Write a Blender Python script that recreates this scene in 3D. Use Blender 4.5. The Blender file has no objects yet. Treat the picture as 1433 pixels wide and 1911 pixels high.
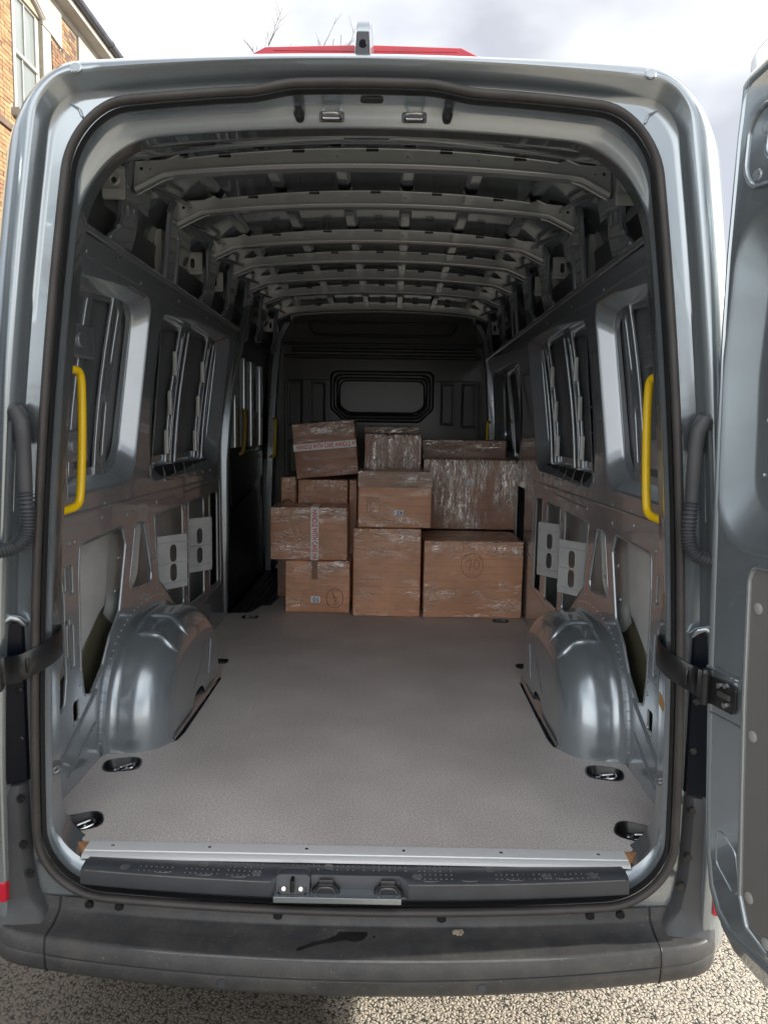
import bpy, bmesh, math, random
from mathutils import Vector, Matrix, noise
from math import sin, cos, pi, radians, sqrt
random.seed(7)
S = bpy.context.scene
COL = S.collection
GZ = -0.65                      # ground level; z = 0 is the load floor of the van

# ------------------------------------------------------------------ camera
def cam_axes(p, yw, r):
    f = Vector((-sin(yw)*cos(p), cos(yw)*cos(p), -sin(p)))
    rt = Vector((cos(yw), sin(yw), 0)); up = rt.cross(f)
    return rt*cos(r)+up*sin(r), -rt*sin(r)+up*cos(r), f
rt_, up_, f_ = cam_axes(0.10786, 0.0077, 0.01469)
cd = bpy.data.cameras.new('camera'); cam = bpy.data.objects.new('camera', cd); COL.objects.link(cam)
M3 = Matrix((rt_, up_, -f_)).transposed()
cam.matrix_world = Matrix.Translation((0.0776, -1.84, 1.14)) @ M3.to_4x4()
cd.sensor_fit = 'VERTICAL'; cd.sensor_height = 24; cd.lens = 24*1380/1911.0
cd.clip_start = 0.02; cd.clip_end = 1500
S.camera = cam

# ------------------------------------------------------------------ sky
SUN_EL, SUN_AZ = radians(22), radians(84)      # azimuth measured from +Y towards +X
world = bpy.data.worlds.new('World'); S.world = world; world.use_nodes = True
nt = world.node_tree; nt.nodes.clear()
def N(t, tree=None, **kw):
    n = (tree or nt).nodes.new(t)
    for k, v in kw.items(): setattr(n, k, v)
    return n
wo = N('ShaderNodeOutputWorld'); bg = N('ShaderNodeBackground')
sky = N('ShaderNodeTexSky', sky_type='NISHITA'); sky.sun_disc = False
sky.sun_elevation = SUN_EL; sky.sun_rotation = SUN_AZ
sky.air_density = 1.0; sky.dust_density = 2.0; sky.ozone_density = 1.5
tc = N('ShaderNodeTexCoord'); mp = N('ShaderNodeMapping'); mp.inputs['Scale'].default_value = (1, 1, 1.8); mp.inputs['Location'].default_value = (43.84, 67.52, 22.72)
no = N('ShaderNodeTexNoise'); no.inputs['Scale'].default_value = 2.2; no.inputs['Detail'].default_value = 6
no.inputs['Roughness'].default_value = .55
cr = N('ShaderNodeValToRGB'); cr.color_ramp.elements[0].position = .34; cr.color_ramp.elements[1].position = .62
cr.color_ramp.elements[0].color = (.78, .78, .78, 1); cr.color_ramp.elements[1].color = (1, 1, 1, 1)
n2 = N('ShaderNodeTexNoise'); n2.inputs['Scale'].default_value = 1.15; n2.inputs['Detail'].default_value = 6; n2.inputs['Roughness'].default_value = .45
c2 = N('ShaderNodeValToRGB'); c2.color_ramp.elements[0].color = (3.7, 3.85, 4.25, 1); c2.color_ramp.elements[1].color = (13.2, 13.2, 13.2, 1)
c2.color_ramp.elements[0].position = .38; c2.color_ramp.elements[1].position = .58
mx = N('ShaderNodeMix', data_type='RGBA')
L = nt.links.new
L(tc.outputs['Generated'], mp.inputs['Vector']); L(mp.outputs[0], no.inputs['Vector']); L(mp.outputs[0], n2.inputs['Vector'])
L(no.outputs[0], cr.inputs[0]); L(n2.outputs[0], c2.inputs[0])
L(cr.outputs[0], mx.inputs['Factor']); L(sky.outputs[0], mx.inputs['A']); L(c2.outputs[0], mx.inputs['B'])
L(mx.outputs['Result'], bg.inputs[0]); bg.inputs[1].default_value = 0.057; L(bg.outputs[0], wo.inputs[0])

sl = bpy.data.lights.new('sun', 'SUN'); sl.energy = 2.7; sl.angle = radians(1.2); sl.color = (1, .95, .86)
sun = bpy.data.objects.new('sun', sl); COL.objects.link(sun)
sd = Vector((cos(SUN_EL)*sin(SUN_AZ), cos(SUN_EL)*cos(SUN_AZ), sin(SUN_EL)))
sun.rotation_euler = sd.to_track_quat('Z', 'Y').to_euler(); sun.location = (8, 0, 12)
S.view_settings.view_transform = 'Standard'; S.view_settings.look = 'None'
S.view_settings.exposure = 1.75; S.view_settings.gamma = 1; S.view_settings.use_curve_mapping = False
S.render.engine = 'CYCLES'; S.cycles.max_bounces = 10; S.cycles.diffuse_bounces = 5; S.cycles.glossy_bounces = 6
S.cycles.sample_clamp_indirect = 6

# ------------------------------------------------------------------ materials
def mat(name, col, rough=.5, metal=0, coat=0, coat_rough=.05, spec=.5, noise_amt=0, noise_scale=20, bump=0, bump_scale=200,
        bump_dist=.001, rough_var=0, col2=None, n_detail=4, emit=None, stretch=None, coat_bump=0):
    m = bpy.data.materials.new(name); m.use_nodes = True
    t = m.node_tree; b = t.nodes['Principled BSDF']; l = t.links.new
    b.inputs['Base Color'].default_value = (*col, 1); b.inputs['Roughness'].default_value = rough
    b.inputs['Metallic'].default_value = metal; b.inputs['Coat Weight'].default_value = coat
    b.inputs['Coat Roughness'].default_value = coat_rough; b.inputs['Specular IOR Level'].default_value = spec
    tcn = N('ShaderNodeTexCoord', t); mpn = N('ShaderNodeMapping', t); l(tcn.outputs['Object'], mpn.inputs['Vector'])
    if stretch: mpn.inputs['Scale'].default_value = stretch
    if noise_amt or col2:
        nn = N('ShaderNodeTexNoise', t); nn.inputs['Scale'].default_value = noise_scale; nn.inputs['Detail'].default_value = n_detail
        l(mpn.outputs[0], nn.inputs['Vector'])
        mm = N('ShaderNodeMix', t, data_type='RGBA')
        mr = N('ShaderNodeMapRange', t); mr.inputs[1].default_value = .35; mr.inputs[2].default_value = .65
        l(nn.outputs[0], mr.inputs[0]); l(mr.outputs[0], mm.inputs['Factor'])
        c2_ = col2 or tuple(c*(1-noise_amt) for c in col)
        mm.inputs['A'].default_value = (*col, 1); mm.inputs['B'].default_value = (*c2_, 1)
        l(mm.outputs['Result'], b.inputs['Base Color'])
        if rough_var:
            m3 = N('ShaderNodeMapRange', t); m3.inputs[1].default_value = .3; m3.inputs[2].default_value = .7
            m3.inputs[3].default_value = rough-rough_var; m3.inputs[4].default_value = rough+rough_var
            l(nn.outputs[0], m3.inputs[0]); l(m3.outputs[0], b.inputs['Roughness'])
    if bump:
        nb = N('ShaderNodeTexNoise', t); nb.inputs['Scale'].default_value = bump_scale; nb.inputs['Detail'].default_value = 3
        l(mpn.outputs[0], nb.inputs['Vector'])
        bp = N('ShaderNodeBump', t); bp.inputs['Strength'].default_value = bump; bp.inputs['Distance'].default_value = bump_dist
        l(nb.outputs[0], bp.inputs['Height']); l(bp.outputs[0], b.inputs['Normal'])
        if not coat_bump: pass
        else: l(bp.outputs[0], b.inputs['Coat Normal'])
    if emit: b.inputs['Emission Color'].default_value = (*emit, 1); b.inputs['Emission Strength'].default_value = 1
    return m

PAINT = mat('silver_grey_paint', (.37, .415, .445), .24, .76, 1, .02, noise_amt=.05, noise_scale=6, bump=.035, bump_scale=9, bump_dist=.002)
PAINTIN = mat('grey_inner_paint', (.36, .40, .435), .24, .50, 1, .03, noise_amt=.08, noise_scale=5, bump=.04, bump_scale=7, bump_dist=.003)
ARCHM = mat('satin_blue_grey_arch_paint', (.37, .42, .455), .27, .66, 1, .03, noise_amt=.06, noise_scale=5, bump=.03, bump_scale=6, bump_dist=.003)
BEAMLIT = mat('brightened_beam_paint', (.56, .59, .60), .24, .30, 1, .03, noise_amt=.06, noise_scale=5, bump=.03, bump_scale=7, bump_dist=.003)  # same inner paint, made lighter to put light on the beams
SKINSHADE = mat('shaded_skin_paint', (.13, .14, .15), .5, .1, .1, .3, noise_amt=.15, noise_scale=5)  # outer skin with the window recess shade put into the colour
RAWIN = mat('primer_grey_metal', (.64, .66, .65), .42, .2, .1, .2, noise_amt=.15, noise_scale=8, bump=.2, bump_scale=12, bump_dist=.002)
BULK = mat('black_bulkhead_paint', (.020, .021, .023), .38, 0, .15, .12, noise_amt=.2, noise_scale=5, bump=.2, bump_scale=7, bump_dist=.002)
PLAST = mat('grey_textured_plastic', (.062, .064, .068), .48, 0, 0, spec=.45, noise_amt=.25, noise_scale=9, bump=.5, bump_scale=420, bump_dist=.0006, rough_var=.08)
HILITE = mat('highlight_plastic', (.13, .13, .132), .42, noise_amt=.25, noise_scale=30, bump=.3, bump_scale=400, bump_dist=.0004)  # lighter plastic: edge highlights put into the colour; studs share it
PLASTS = mat('dark_smooth_plastic', (.055, .060, .068), .40, 0, 0, noise_amt=.2, noise_scale=12, bump=.2, bump_scale=300, bump_dist=.0004)
BLACK = mat('black_coated_steel', (.012, .012, .013), .33, 0, .2, .15, bump=.15, bump_scale=150)
TAILBLK = mat('dark_lamp_housing', (.004, .006, .012), .3, 0, 0, spec=.2)
TRIM = mat('grey_door_lining', (.155, .15, .142), .6, noise_amt=.1, noise_scale=3, bump=.3, bump_scale=350, bump_dist=.0005)
TRIMR = mat('grey_rivet', (.30, .30, .29), .4)
RUBBER = mat('brown_grey_rubber', (.062, .057, .055), .46, 0, 0, spec=.4, noise_amt=.25, noise_scale=14, bump=.2, bump_scale=160)
RUBBERB = mat('black_rubber', (.015, .015, .017), .55, bump=.2, bump_scale=160)
ALU = mat('brushed_aluminium', (.78, .79, .80), .5, .25, noise_amt=.12, noise_scale=30, stretch=(1, 30, 30), bump=.2, bump_scale=60)
CHROME = mat('zinc_steel', (.62, .62, .62), .22, 1, noise_amt=.2, noise_scale=60)
DSTEEL = mat('dark_steel', (.16, .16, .17), .3, .8)
YELLOW = mat('yellow_powder_coat', (.86, .56, .004), .33, 0, .3, .1, noise_amt=.05, noise_scale=20)
DIMYEL = mat('shaded_yellow_paint', (.20, .13, .01), .5)  # handle yellow with shade put into the colour
WOOD = mat('raw_ply_edge', (.50, .25, .11), .6, noise_amt=.3, noise_scale=40)
LINER = mat('olive_wheel_liner', (.12, .115, .075), .5, noise_amt=.3, noise_scale=9)
ORTAPE = mat('amber_tape', (.55, .27, .05), .4, noise_amt=.15, noise_scale=80)
REDLENS = mat('red_lens', (.55, .012, .035), .18, 0, .6, .04, noise_amt=.2, noise_scale=15)
WHITEP = mat('white_paper', (.88, .89, .91), .6)
TAPEW = mat('white_tape', (.92, .90, .88), .35, 0, .3, .15, noise_amt=.1, noise_scale=60)
REDINK = mat('red_print', (.65, .03, .03), .5)
BLUEINK = mat('blue_pen', (.05, .08, .25), .5)
BLKINK = mat('marker_ink', (.035, .018, .015), .5)
STONE = mat('pale_mud', (.34, .29, .23), .9, noise_amt=.5, noise_scale=90, bump=.6, bump_scale=200, bump_dist=.003)
GLASSW = mat('window_glass', (.22, .245, .24), .08, 0, .6, .02, noise_amt=.12, noise_scale=1.5)
CURT = mat('net_curtain', (.55, .60, .56), .8, noise_amt=.22, noise_scale=3, stretch=(1, 9, .5))
WHITER = mat('cream_painted_render', (.36, .34, .31), .7, noise_amt=.16, noise_scale=3, bump=.3, bump_scale=30, bump_dist=.01)
WHITEW = mat('white_painted_wood', (.46, .46, .44), .5, noise_amt=.08, noise_scale=8)
GUTTER = mat('dark_gutter_plastic', (.06, .065, .085), .35, noise_amt=.3, noise_scale=6)
SLATE = mat('slate', (.08, .085, .1), .6, noise_amt=.3, noise_scale=5)
MORTAR = mat('sand_mortar', (.36, .31, .23), .9, noise_amt=.25, noise_scale=20)
BRK = [mat('brick_a', (.235, .17, .098), .85, col2=(.26, .14, .06), noise_scale=12),
       mat('brick_b', (.285, .213, .128), .85, col2=(.30, .18, .08), noise_scale=9),
       mat('brick_c', (.27, .15, .08), .85, col2=(.18, .10, .06), noise_scale=14),
       mat('brick_d', (.17, .11, .08), .9, col2=(.10, .07, .06), noise_scale=10),
       mat('brick_e', (.31, .22, .12), .85, col2=(.34, .22, .11), noise_scale=11)]
BARK = mat('twig_bark', (.17, .13, .11), .8, noise_amt=.3, noise_scale=10)
TYRE = mat('tyre_rubber', (.02, .02, .02), .7)
OUTSKIN = RAWIN

def floor_mat():
    m = bpy.data.materials.new('anti_slip_floor'); m.use_nodes = True; t = m.node_tree; l = t.links.new; b = t.nodes['Principled BSDF']
    tcn = N('ShaderNodeTexCoord', t)
    v = N('ShaderNodeTexVoronoi', t); v.inputs['Scale'].default_value = 260; l(tcn.outputs['Object'], v.inputs['Vector'])
    n1 = N('ShaderNodeTexNoise', t); n1.inputs['Scale'].default_value = 190; n1.inputs['Detail'].default_value = 3; l(tcn.outputs['Object'], n1.inputs['Vector'])
    n3 = N('ShaderNodeTexNoise', t); n3.inputs['Scale'].default_value = 2.2; n3.inputs['Detail'].default_value = 6; l(tcn.outputs['Object'], n3.inputs['Vector'])
    r = N('ShaderNodeValToRGB', t); r.color_ramp.elements[0].position = .32; r.color_ramp.elements[1].position = .7
    r.color_ramp.elements[0].color = (.42, .385, .37, 1); r.color_ramp.elements[1].color = (.76, .71, .69, 1); l(n1.outputs[0], r.inputs[0])
    r2 = N('ShaderNodeMapRange', t); r2.inputs[1].default_value = .3; r2.inputs[2].default_value = .7; r2.inputs[3].default_value = .80; r2.inputs[4].default_value = 1.1; l(n3.outputs[0], r2.inputs[0])
    mm = N('ShaderNodeMix', t, data_type='RGBA', blend_type='MULTIPLY'); mm.inputs['Factor'].default_value = 1
    l(r.outputs[0], mm.inputs['A']); l(r2.outputs[0], mm.inputs['B'])
    m9 = N('ShaderNodeMapping', t); m9.inputs['Scale'].default_value = (26, 1.6, 1); m9.inputs['Rotation'].default_value = (0, 0, .25); l(tcn.outputs['Object'], m9.inputs['Vector'])
    n9 = N('ShaderNodeTexNoise', t); n9.inputs['Scale'].default_value = 2.5; n9.inputs['Detail'].default_value = 5; l(m9.outputs[0], n9.inputs['Vector'])
    r9 = N('ShaderNodeMapRange', t); r9.inputs[1].default_value = .60; r9.inputs[2].default_value = .72; r9.inputs[3].default_value = 0; r9.inputs[4].default_value = .16; l(n9.outputs[0], r9.inputs[0])
    mq = N('ShaderNodeMix', t, data_type='RGBA'); l(r9.outputs[0], mq.inputs['Factor']); l(mm.outputs['Result'], mq.inputs['A']); mq.inputs['B'].default_value = (.75, .71, .68, 1)
    l(mq.outputs['Result'], b.inputs['Base Color'])
    b.inputs['Roughness'].default_value = .5; b.inputs['Specular IOR Level'].default_value = .35
    bp = N('ShaderNodeBump', t); bp.inputs['Strength'].default_value = .3; bp.inputs['Distance'].default_value = .0010
    l(v.outputs['Distance'], bp.inputs['Height']); l(bp.outputs[0], b.inputs['Normal'])
    return m
FLOORM = floor_mat()

def asphalt_mat():
    m = bpy.data.materials.new('worn_asphalt'); m.use_nodes = True; t = m.node_tree; l = t.links.new; b = t.nodes['Principled BSDF']
    tcn = N('ShaderNodeTexCoord', t)
    nd = N('ShaderNodeTexNoise', t); nd.inputs['Scale'].default_value = 60; nd.inputs['Detail'].default_value = 3; l(tcn.outputs['Object'], nd.inputs['Vector'])
    ad = N('ShaderNodeMix', t, data_type='VECTOR'); ad.inputs['Factor'].default_value = .012
    l(tcn.outputs['Object'], ad.inputs['A']); l(nd.outputs['Color'], ad.inputs['B'])
    v = N('ShaderNodeTexVoronoi', t, feature='DISTANCE_TO_EDGE'); v.inputs['Scale'].default_value = 78; l(ad.outputs['Result'], v.inputs['Vector'])
    n1 = N('ShaderNodeTexNoise', t); n1.inputs['Scale'].default_value = 75; n1.inputs['Detail'].default_value = 5; l(tcn.outputs['Object'], n1.inputs['Vector'])
    sub = N('ShaderNodeMath', t, operation='MULTIPLY_ADD'); sub.inputs[1].default_value = 1.0; l(v.outputs[0], sub.inputs[0]); 
    ms = N('ShaderNodeMath', t, operation='MULTIPLY_ADD'); ms.inputs[1].default_value = .75; ms.inputs[2].default_value = -.345; l(n1.outputs[0], ms.inputs[0]); l(ms.outputs[0], sub.inputs[2])
    r = N('ShaderNodeValToRGB', t); e = r.color_ramp.elements; e[0].position = .04; e[1].position = .16; e[0].color = (.028, .026, .025, 1); e[1].color = (.43, .375, .30, 1)
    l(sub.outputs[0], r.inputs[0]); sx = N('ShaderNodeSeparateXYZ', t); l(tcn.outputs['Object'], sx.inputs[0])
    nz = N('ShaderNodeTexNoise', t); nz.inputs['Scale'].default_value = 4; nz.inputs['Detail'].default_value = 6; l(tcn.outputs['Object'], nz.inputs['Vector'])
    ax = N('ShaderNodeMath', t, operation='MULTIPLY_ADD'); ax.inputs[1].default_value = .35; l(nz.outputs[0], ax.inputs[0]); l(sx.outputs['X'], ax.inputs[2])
    dm = N('ShaderNodeMapRange', t); dm.inputs[1].default_value = .08; dm.inputs[2].default_value = .20; dm.inputs[3].default_value = .30; dm.inputs[4].default_value = 1; l(ax.outputs[0], dm.inputs[0])  # shadow painted in: asphalt colour darkened towards the left
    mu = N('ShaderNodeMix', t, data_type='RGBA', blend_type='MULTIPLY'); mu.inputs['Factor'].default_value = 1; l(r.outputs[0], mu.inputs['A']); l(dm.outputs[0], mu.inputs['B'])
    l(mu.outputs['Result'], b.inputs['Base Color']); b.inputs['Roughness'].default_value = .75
    bp = N('ShaderNodeBump', t); bp.inputs['Strength'].default_value = 1; bp.inputs['Distance'].default_value = .006
    l(sub.outputs[0], bp.inputs['Height']); l(bp.outputs[0], b.inputs['Normal'])
    return m
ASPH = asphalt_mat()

def step_mat():
    m = PLAST.copy(); m.name = 'dusty_step_plastic'; t = m.node_tree; l = t.links.new; b = t.nodes['Principled BSDF']
    tcn = N('ShaderNodeTexCoord', t)
    n1 = N('ShaderNodeTexNoise', t); n1.inputs['Scale'].default_value = 11; n1.inputs['Detail'].default_value = 12; n1.inputs['Roughness'].default_value = .78; l(tcn.outputs['Object'], n1.inputs['Vector'])
    r = N('ShaderNodeValToRGB', t); e = r.color_ramp.elements; e[0].position = .40; e[1].position = .80
    e[0].color = (.036, .037, .039, 1); e[1].color = (.085, .080, .074, 1); l(n1.outputs[0], r.inputs[0])
    n4 = N('ShaderNodeTexNoise', t); n4.inputs['Scale'].default_value = 170; n4.inputs['Detail'].default_value = 2; l(tcn.outputs['Object'], n4.inputs['Vector'])
    r4 = N('ShaderNodeValToRGB', t); e = r4.color_ramp.elements; e[0].position = .70; e[1].position = .76; e[0].color = (0, 0, 0, 1); e[1].color = (.6, .6, .6, 1)
    l(n4.outputs[0], r4.inputs[0])
    mm = N('ShaderNodeMix', t, data_type='RGBA'); l(r4.outputs[0], mm.inputs['Factor']); l(r.outputs[0], mm.inputs['A']); mm.inputs['B'].default_value = (.3, .27, .22, 1)
    l(mm.outputs['Result'], b.inputs['Base Color']); b.inputs['Roughness'].default_value = .43
    for lk in list(b.inputs['Roughness'].links): t.links.remove(lk)
    return m
STEPM = step_mat()
WETM = mat('wet_stain', (.014, .014, .015), .33, 0, .3, .1)

def box_mat(name, base, vertical=False, seed=0, gloss=1.0, h=.4):
    m = bpy.data.materials.new(name); m.use_nodes = True; t = m.node_tree; l = t.links.new; b = t.nodes['Principled BSDF']
    tcn = N('ShaderNodeTexCoord', t); mpn = N('ShaderNodeMapping', t); mpn.inputs['Location'].default_value = (seed*3.1, seed*1.7, seed*.37)
    l(tcn.outputs['Object'], mpn.inputs['Vector'])
    # horizontal corrugation shadow stripes
    sx = N('ShaderNodeSeparateXYZ', t); l(mpn.outputs[0], sx.inputs[0])
    nw = N('ShaderNodeTexNoise', t); nw.inputs['Scale'].default_value = 3; nw.inputs['Detail'].default_value = 3; l(mpn.outputs[0], nw.inputs['Vector'])
    a1 = N('ShaderNodeMath', t, operation='MULTIPLY_ADD'); a1.inputs[1].default_value = .010; l(nw.outputs[0], a1.inputs[0]); l(sx.outputs['Z'], a1.inputs[2])
    w1 = N('ShaderNodeMath', t, operation='MULTIPLY'); w1.inputs[1].default_value = 2*pi/.046; l(a1.outputs[0], w1.inputs[0])
    w2 = N('ShaderNodeMath', t, operation='SINE'); l(w1.outputs[0], w2.inputs[0])
    n5 = N('ShaderNodeTexNoise', t); n5.inputs['Scale'].default_value = 7; n5.inputs['Detail'].default_value = 5; l(mpn.outputs[0], n5.inputs['Vector'])
    w3 = N('ShaderNodeMapRange', t); w3.inputs[1].default_value = .80; w3.inputs[2].default_value = 1.0; l(w2.outputs[0], w3.inputs[0])
    w4 = N('ShaderNodeMath', t, operation='MULTIPLY'); l(w3.outputs[0], w4.inputs[0])
    w5 = N('ShaderNodeMapRange', t); w5.inputs[1].default_value = .38; w5.inputs[2].default_value = .65; w5.inputs[3].default_value = .10; w5.inputs[4].default_value = .34; l(n5.outputs[0], w5.inputs[0]); l(w5.outputs[0], w4.inputs[1])
    m1 = N('ShaderNodeMix', t, data_type='RGBA'); l(w4.outputs[0], m1.inputs['Factor'])
    n6 = N('ShaderNodeTexNoise', t); n6.inputs['Scale'].default_value = 4.5; n6.inputs['Detail'].default_value = 7; l(mpn.outputs[0], n6.inputs['Vector'])
    r6 = N('ShaderNodeValToRGB', t); e = r6.color_ramp.elements; e[0].position = .3; e[1].position = .72
    e[0].color = (*[c*.78 for c in base], 1); e[1].color = (*[min(1, c*1.18) for c in base], 1); l(n6.outputs[0], r6.inputs[0])
    l(r6.outputs[0], m1.inputs['A']); m1.inputs['B'].default_value = (base[0]*.42, base[1]*.40, base[2]*.40, 1)
    l(m1.outputs['Result'], b.inputs['Base Color'])
    b.inputs['Roughness'].default_value = .62
    # stretch film: clear coat with creases
    b.inputs['Coat Weight'].default_value = .75*gloss; b.inputs['Coat Roughness'].default_value = .16; b.inputs['Coat IOR'].default_value = 1.5
    mp2 = N('ShaderNodeMapping', t); l(mpn.outputs[0], mp2.inputs['Vector'])
    mp2.inputs['Scale'].default_value = (22, 8, 4.0) if vertical else (6, 8, 15)
    mp2.inputs['Rotation'].default_value = (0, radians(6 if vertical else 4), 0)
    nf = N('ShaderNodeTexNoise', t); nf.inputs['Scale'].default_value = 1.3; nf.inputs['Detail'].default_value = 7; nf.inputs['Roughness'].default_value = .62; nf.inputs['Distortion'].default_value = .8; l(mp2.outputs[0], nf.inputs['Vector'])
    ng = N('ShaderNodeTexNoise', t); ng.inputs['Scale'].default_value = 22; ng.inputs['Detail'].default_value = 4; ng.inputs['Distortion'].default_value = 1.5; l(mpn.outputs[0], ng.inputs['Vector'])
    sm = N('ShaderNodeMath', t, operation='MULTIPLY_ADD'); sm.inputs[1].default_value = .35; l(ng.outputs[0], sm.inputs[0]); l(nf.outputs[0], sm.inputs[2])
    bp = N('ShaderNodeBump', t); bp.inputs['Strength'].default_value = .9; bp.inputs['Distance'].default_value = .014; l(sm.outputs[0], bp.inputs['Height'])
    l(bp.outputs[0], b.inputs['Coat Normal'])
    # layered film: patches of bare plastic glare
    gl = N('ShaderNodeBsdfGlossy', t); gl.inputs['Roughness'].default_value = .11; gl.inputs['Color'].default_value = (1, .97, .93, 1)
    bg_ = N('ShaderNodeBump', t); bg_.inputs['Strength'].default_value = 1.0; bg_.inputs['Distance'].default_value = .03; l(sm.outputs[0], bg_.inputs['Height']); l(bg_.outputs[0], gl.inputs['Normal'])
    npz = N('ShaderNodeTexNoise', t); npz.inputs['Scale'].default_value = 1.0; npz.inputs['Detail'].default_value = 2.5; npz.inputs['Roughness'].default_value = .5; npz.inputs['Distortion'].default_value = .5
    mp3 = N('ShaderNodeMapping', t); mp3.inputs['Scale'].default_value = (7, 6, 2.2) if vertical else (3.0, 6, 8); mp3.inputs['Location'].default_value = (seed*2.2, 0, seed); l(tcn.outputs['Object'], mp3.inputs['Vector']); l(mp3.outputs[0], npz.inputs['Vector'])
    pr = N('ShaderNodeMapRange', t); pr.inputs[1].default_value = (.42 if vertical else .47); pr.inputs[2].default_value = (.60 if vertical else .66); pr.inputs[3].default_value = .03; pr.inputs[4].default_value = min(.95, (.8 if vertical else .55)*gloss); l(npz.outputs[0], pr.inputs[0])
    sz = N('ShaderNodeSeparateXYZ', t); l(tcn.outputs['Object'], sz.inputs[0])
    tz = N('ShaderNodeMapRange', t, interpolation_type='SMOOTHSTEP'); tz.inputs[1].default_value = h-.13; tz.inputs[2].default_value = h-.012; tz.inputs[3].default_value = 0; tz.inputs[4].default_value = 1; l(sz.outputs['Z'], tz.inputs[0])
    nq = N('ShaderNodeTexNoise', t); nq.inputs['Scale'].default_value = 7; nq.inputs['Detail'].default_value = 2; nq.inputs['Roughness'].default_value = .5; nq.inputs['Distortion'].default_value = 1.2; l(mpn.outputs[0], nq.inputs['Vector'])
    rq = N('ShaderNodeMapRange', t); rq.inputs[1].default_value = .34; rq.inputs[2].default_value = .58; rq.inputs[3].default_value = .0; rq.inputs[4].default_value = min(.95, .8*gloss); l(nq.outputs[0], rq.inputs[0])
    tm = N('ShaderNodeMath', t, operation='MULTIPLY'); l(tz.outputs[0], tm.inputs[0]); l(rq.outputs[0], tm.inputs[1])
    tb = N('ShaderNodeMath', t, operation='ADD', use_clamp=True); l(tm.outputs[0], tb.inputs[0]); l(pr.outputs[0], tb.inputs[1])
    mf = N('ShaderNodeMapping', t); l(mpn.outputs[0], mf.inputs['Vector']); mf.inputs['Scale'].default_value = (150, 30, 14) if vertical else (14, 30, 130)
    nfi = N('ShaderNodeTexNoise', t); nfi.inputs['Scale'].default_value = 1.0; nfi.inputs['Detail'].default_value = 4; nfi.inputs['Distortion'].default_value = 1.6; l(mf.outputs[0], nfi.inputs['Vector'])
    rfi = N('ShaderNodeMapRange', t); rfi.inputs[1].default_value = .44; rfi.inputs[2].default_value = .56; rfi.inputs[3].default_value = .05; rfi.inputs[4].default_value = 1.0; l(nfi.outputs[0], rfi.inputs[0])
    ta = N('ShaderNodeMath', t, operation='MULTIPLY', use_clamp=True); l(tb.outputs[0], ta.inputs[0]); l(rfi.outputs[0], ta.inputs[1])
    mxs = N('ShaderNodeMixShader', t); l(ta.outputs[0], mxs.inputs[0]); l(b.outputs[0], mxs.inputs[1]); l(gl.outputs[0], mxs.inputs[2])
    l(mxs.outputs[0], t.nodes['Material Output'].inputs['Surface'])
    b2 = N('ShaderNodeBump', t); b2.inputs['Strength'].default_value = .35; b2.inputs['Distance'].default_value = .004; l(w4.outputs[0], b2.inputs['Height']); b2.invert = True
    l(b2.outputs[0], b.inputs['Normal'])
    return m

# ------------------------------------------------------------------ helpers
def new_obj(name, mesh, parent=None):
    o = bpy.data.objects.new(name, mesh); COL.objects.link(o)
    if parent: o.parent = parent
    return o
def empty(name, loc=(0, 0, 0), parent=None):
    o = bpy.data.objects.new(name, None); COL.objects.link(o); o.location = loc; o.empty_display_size = .1
    if parent: o.parent = parent
    return o
def tag(o, label=None, cat=None, group=None, kind=None):
    if label: o['label'] = label
    if cat: o['category'] = cat
    if group: o['group'] = group
    if kind: o['kind'] = kind
    return o

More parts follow.
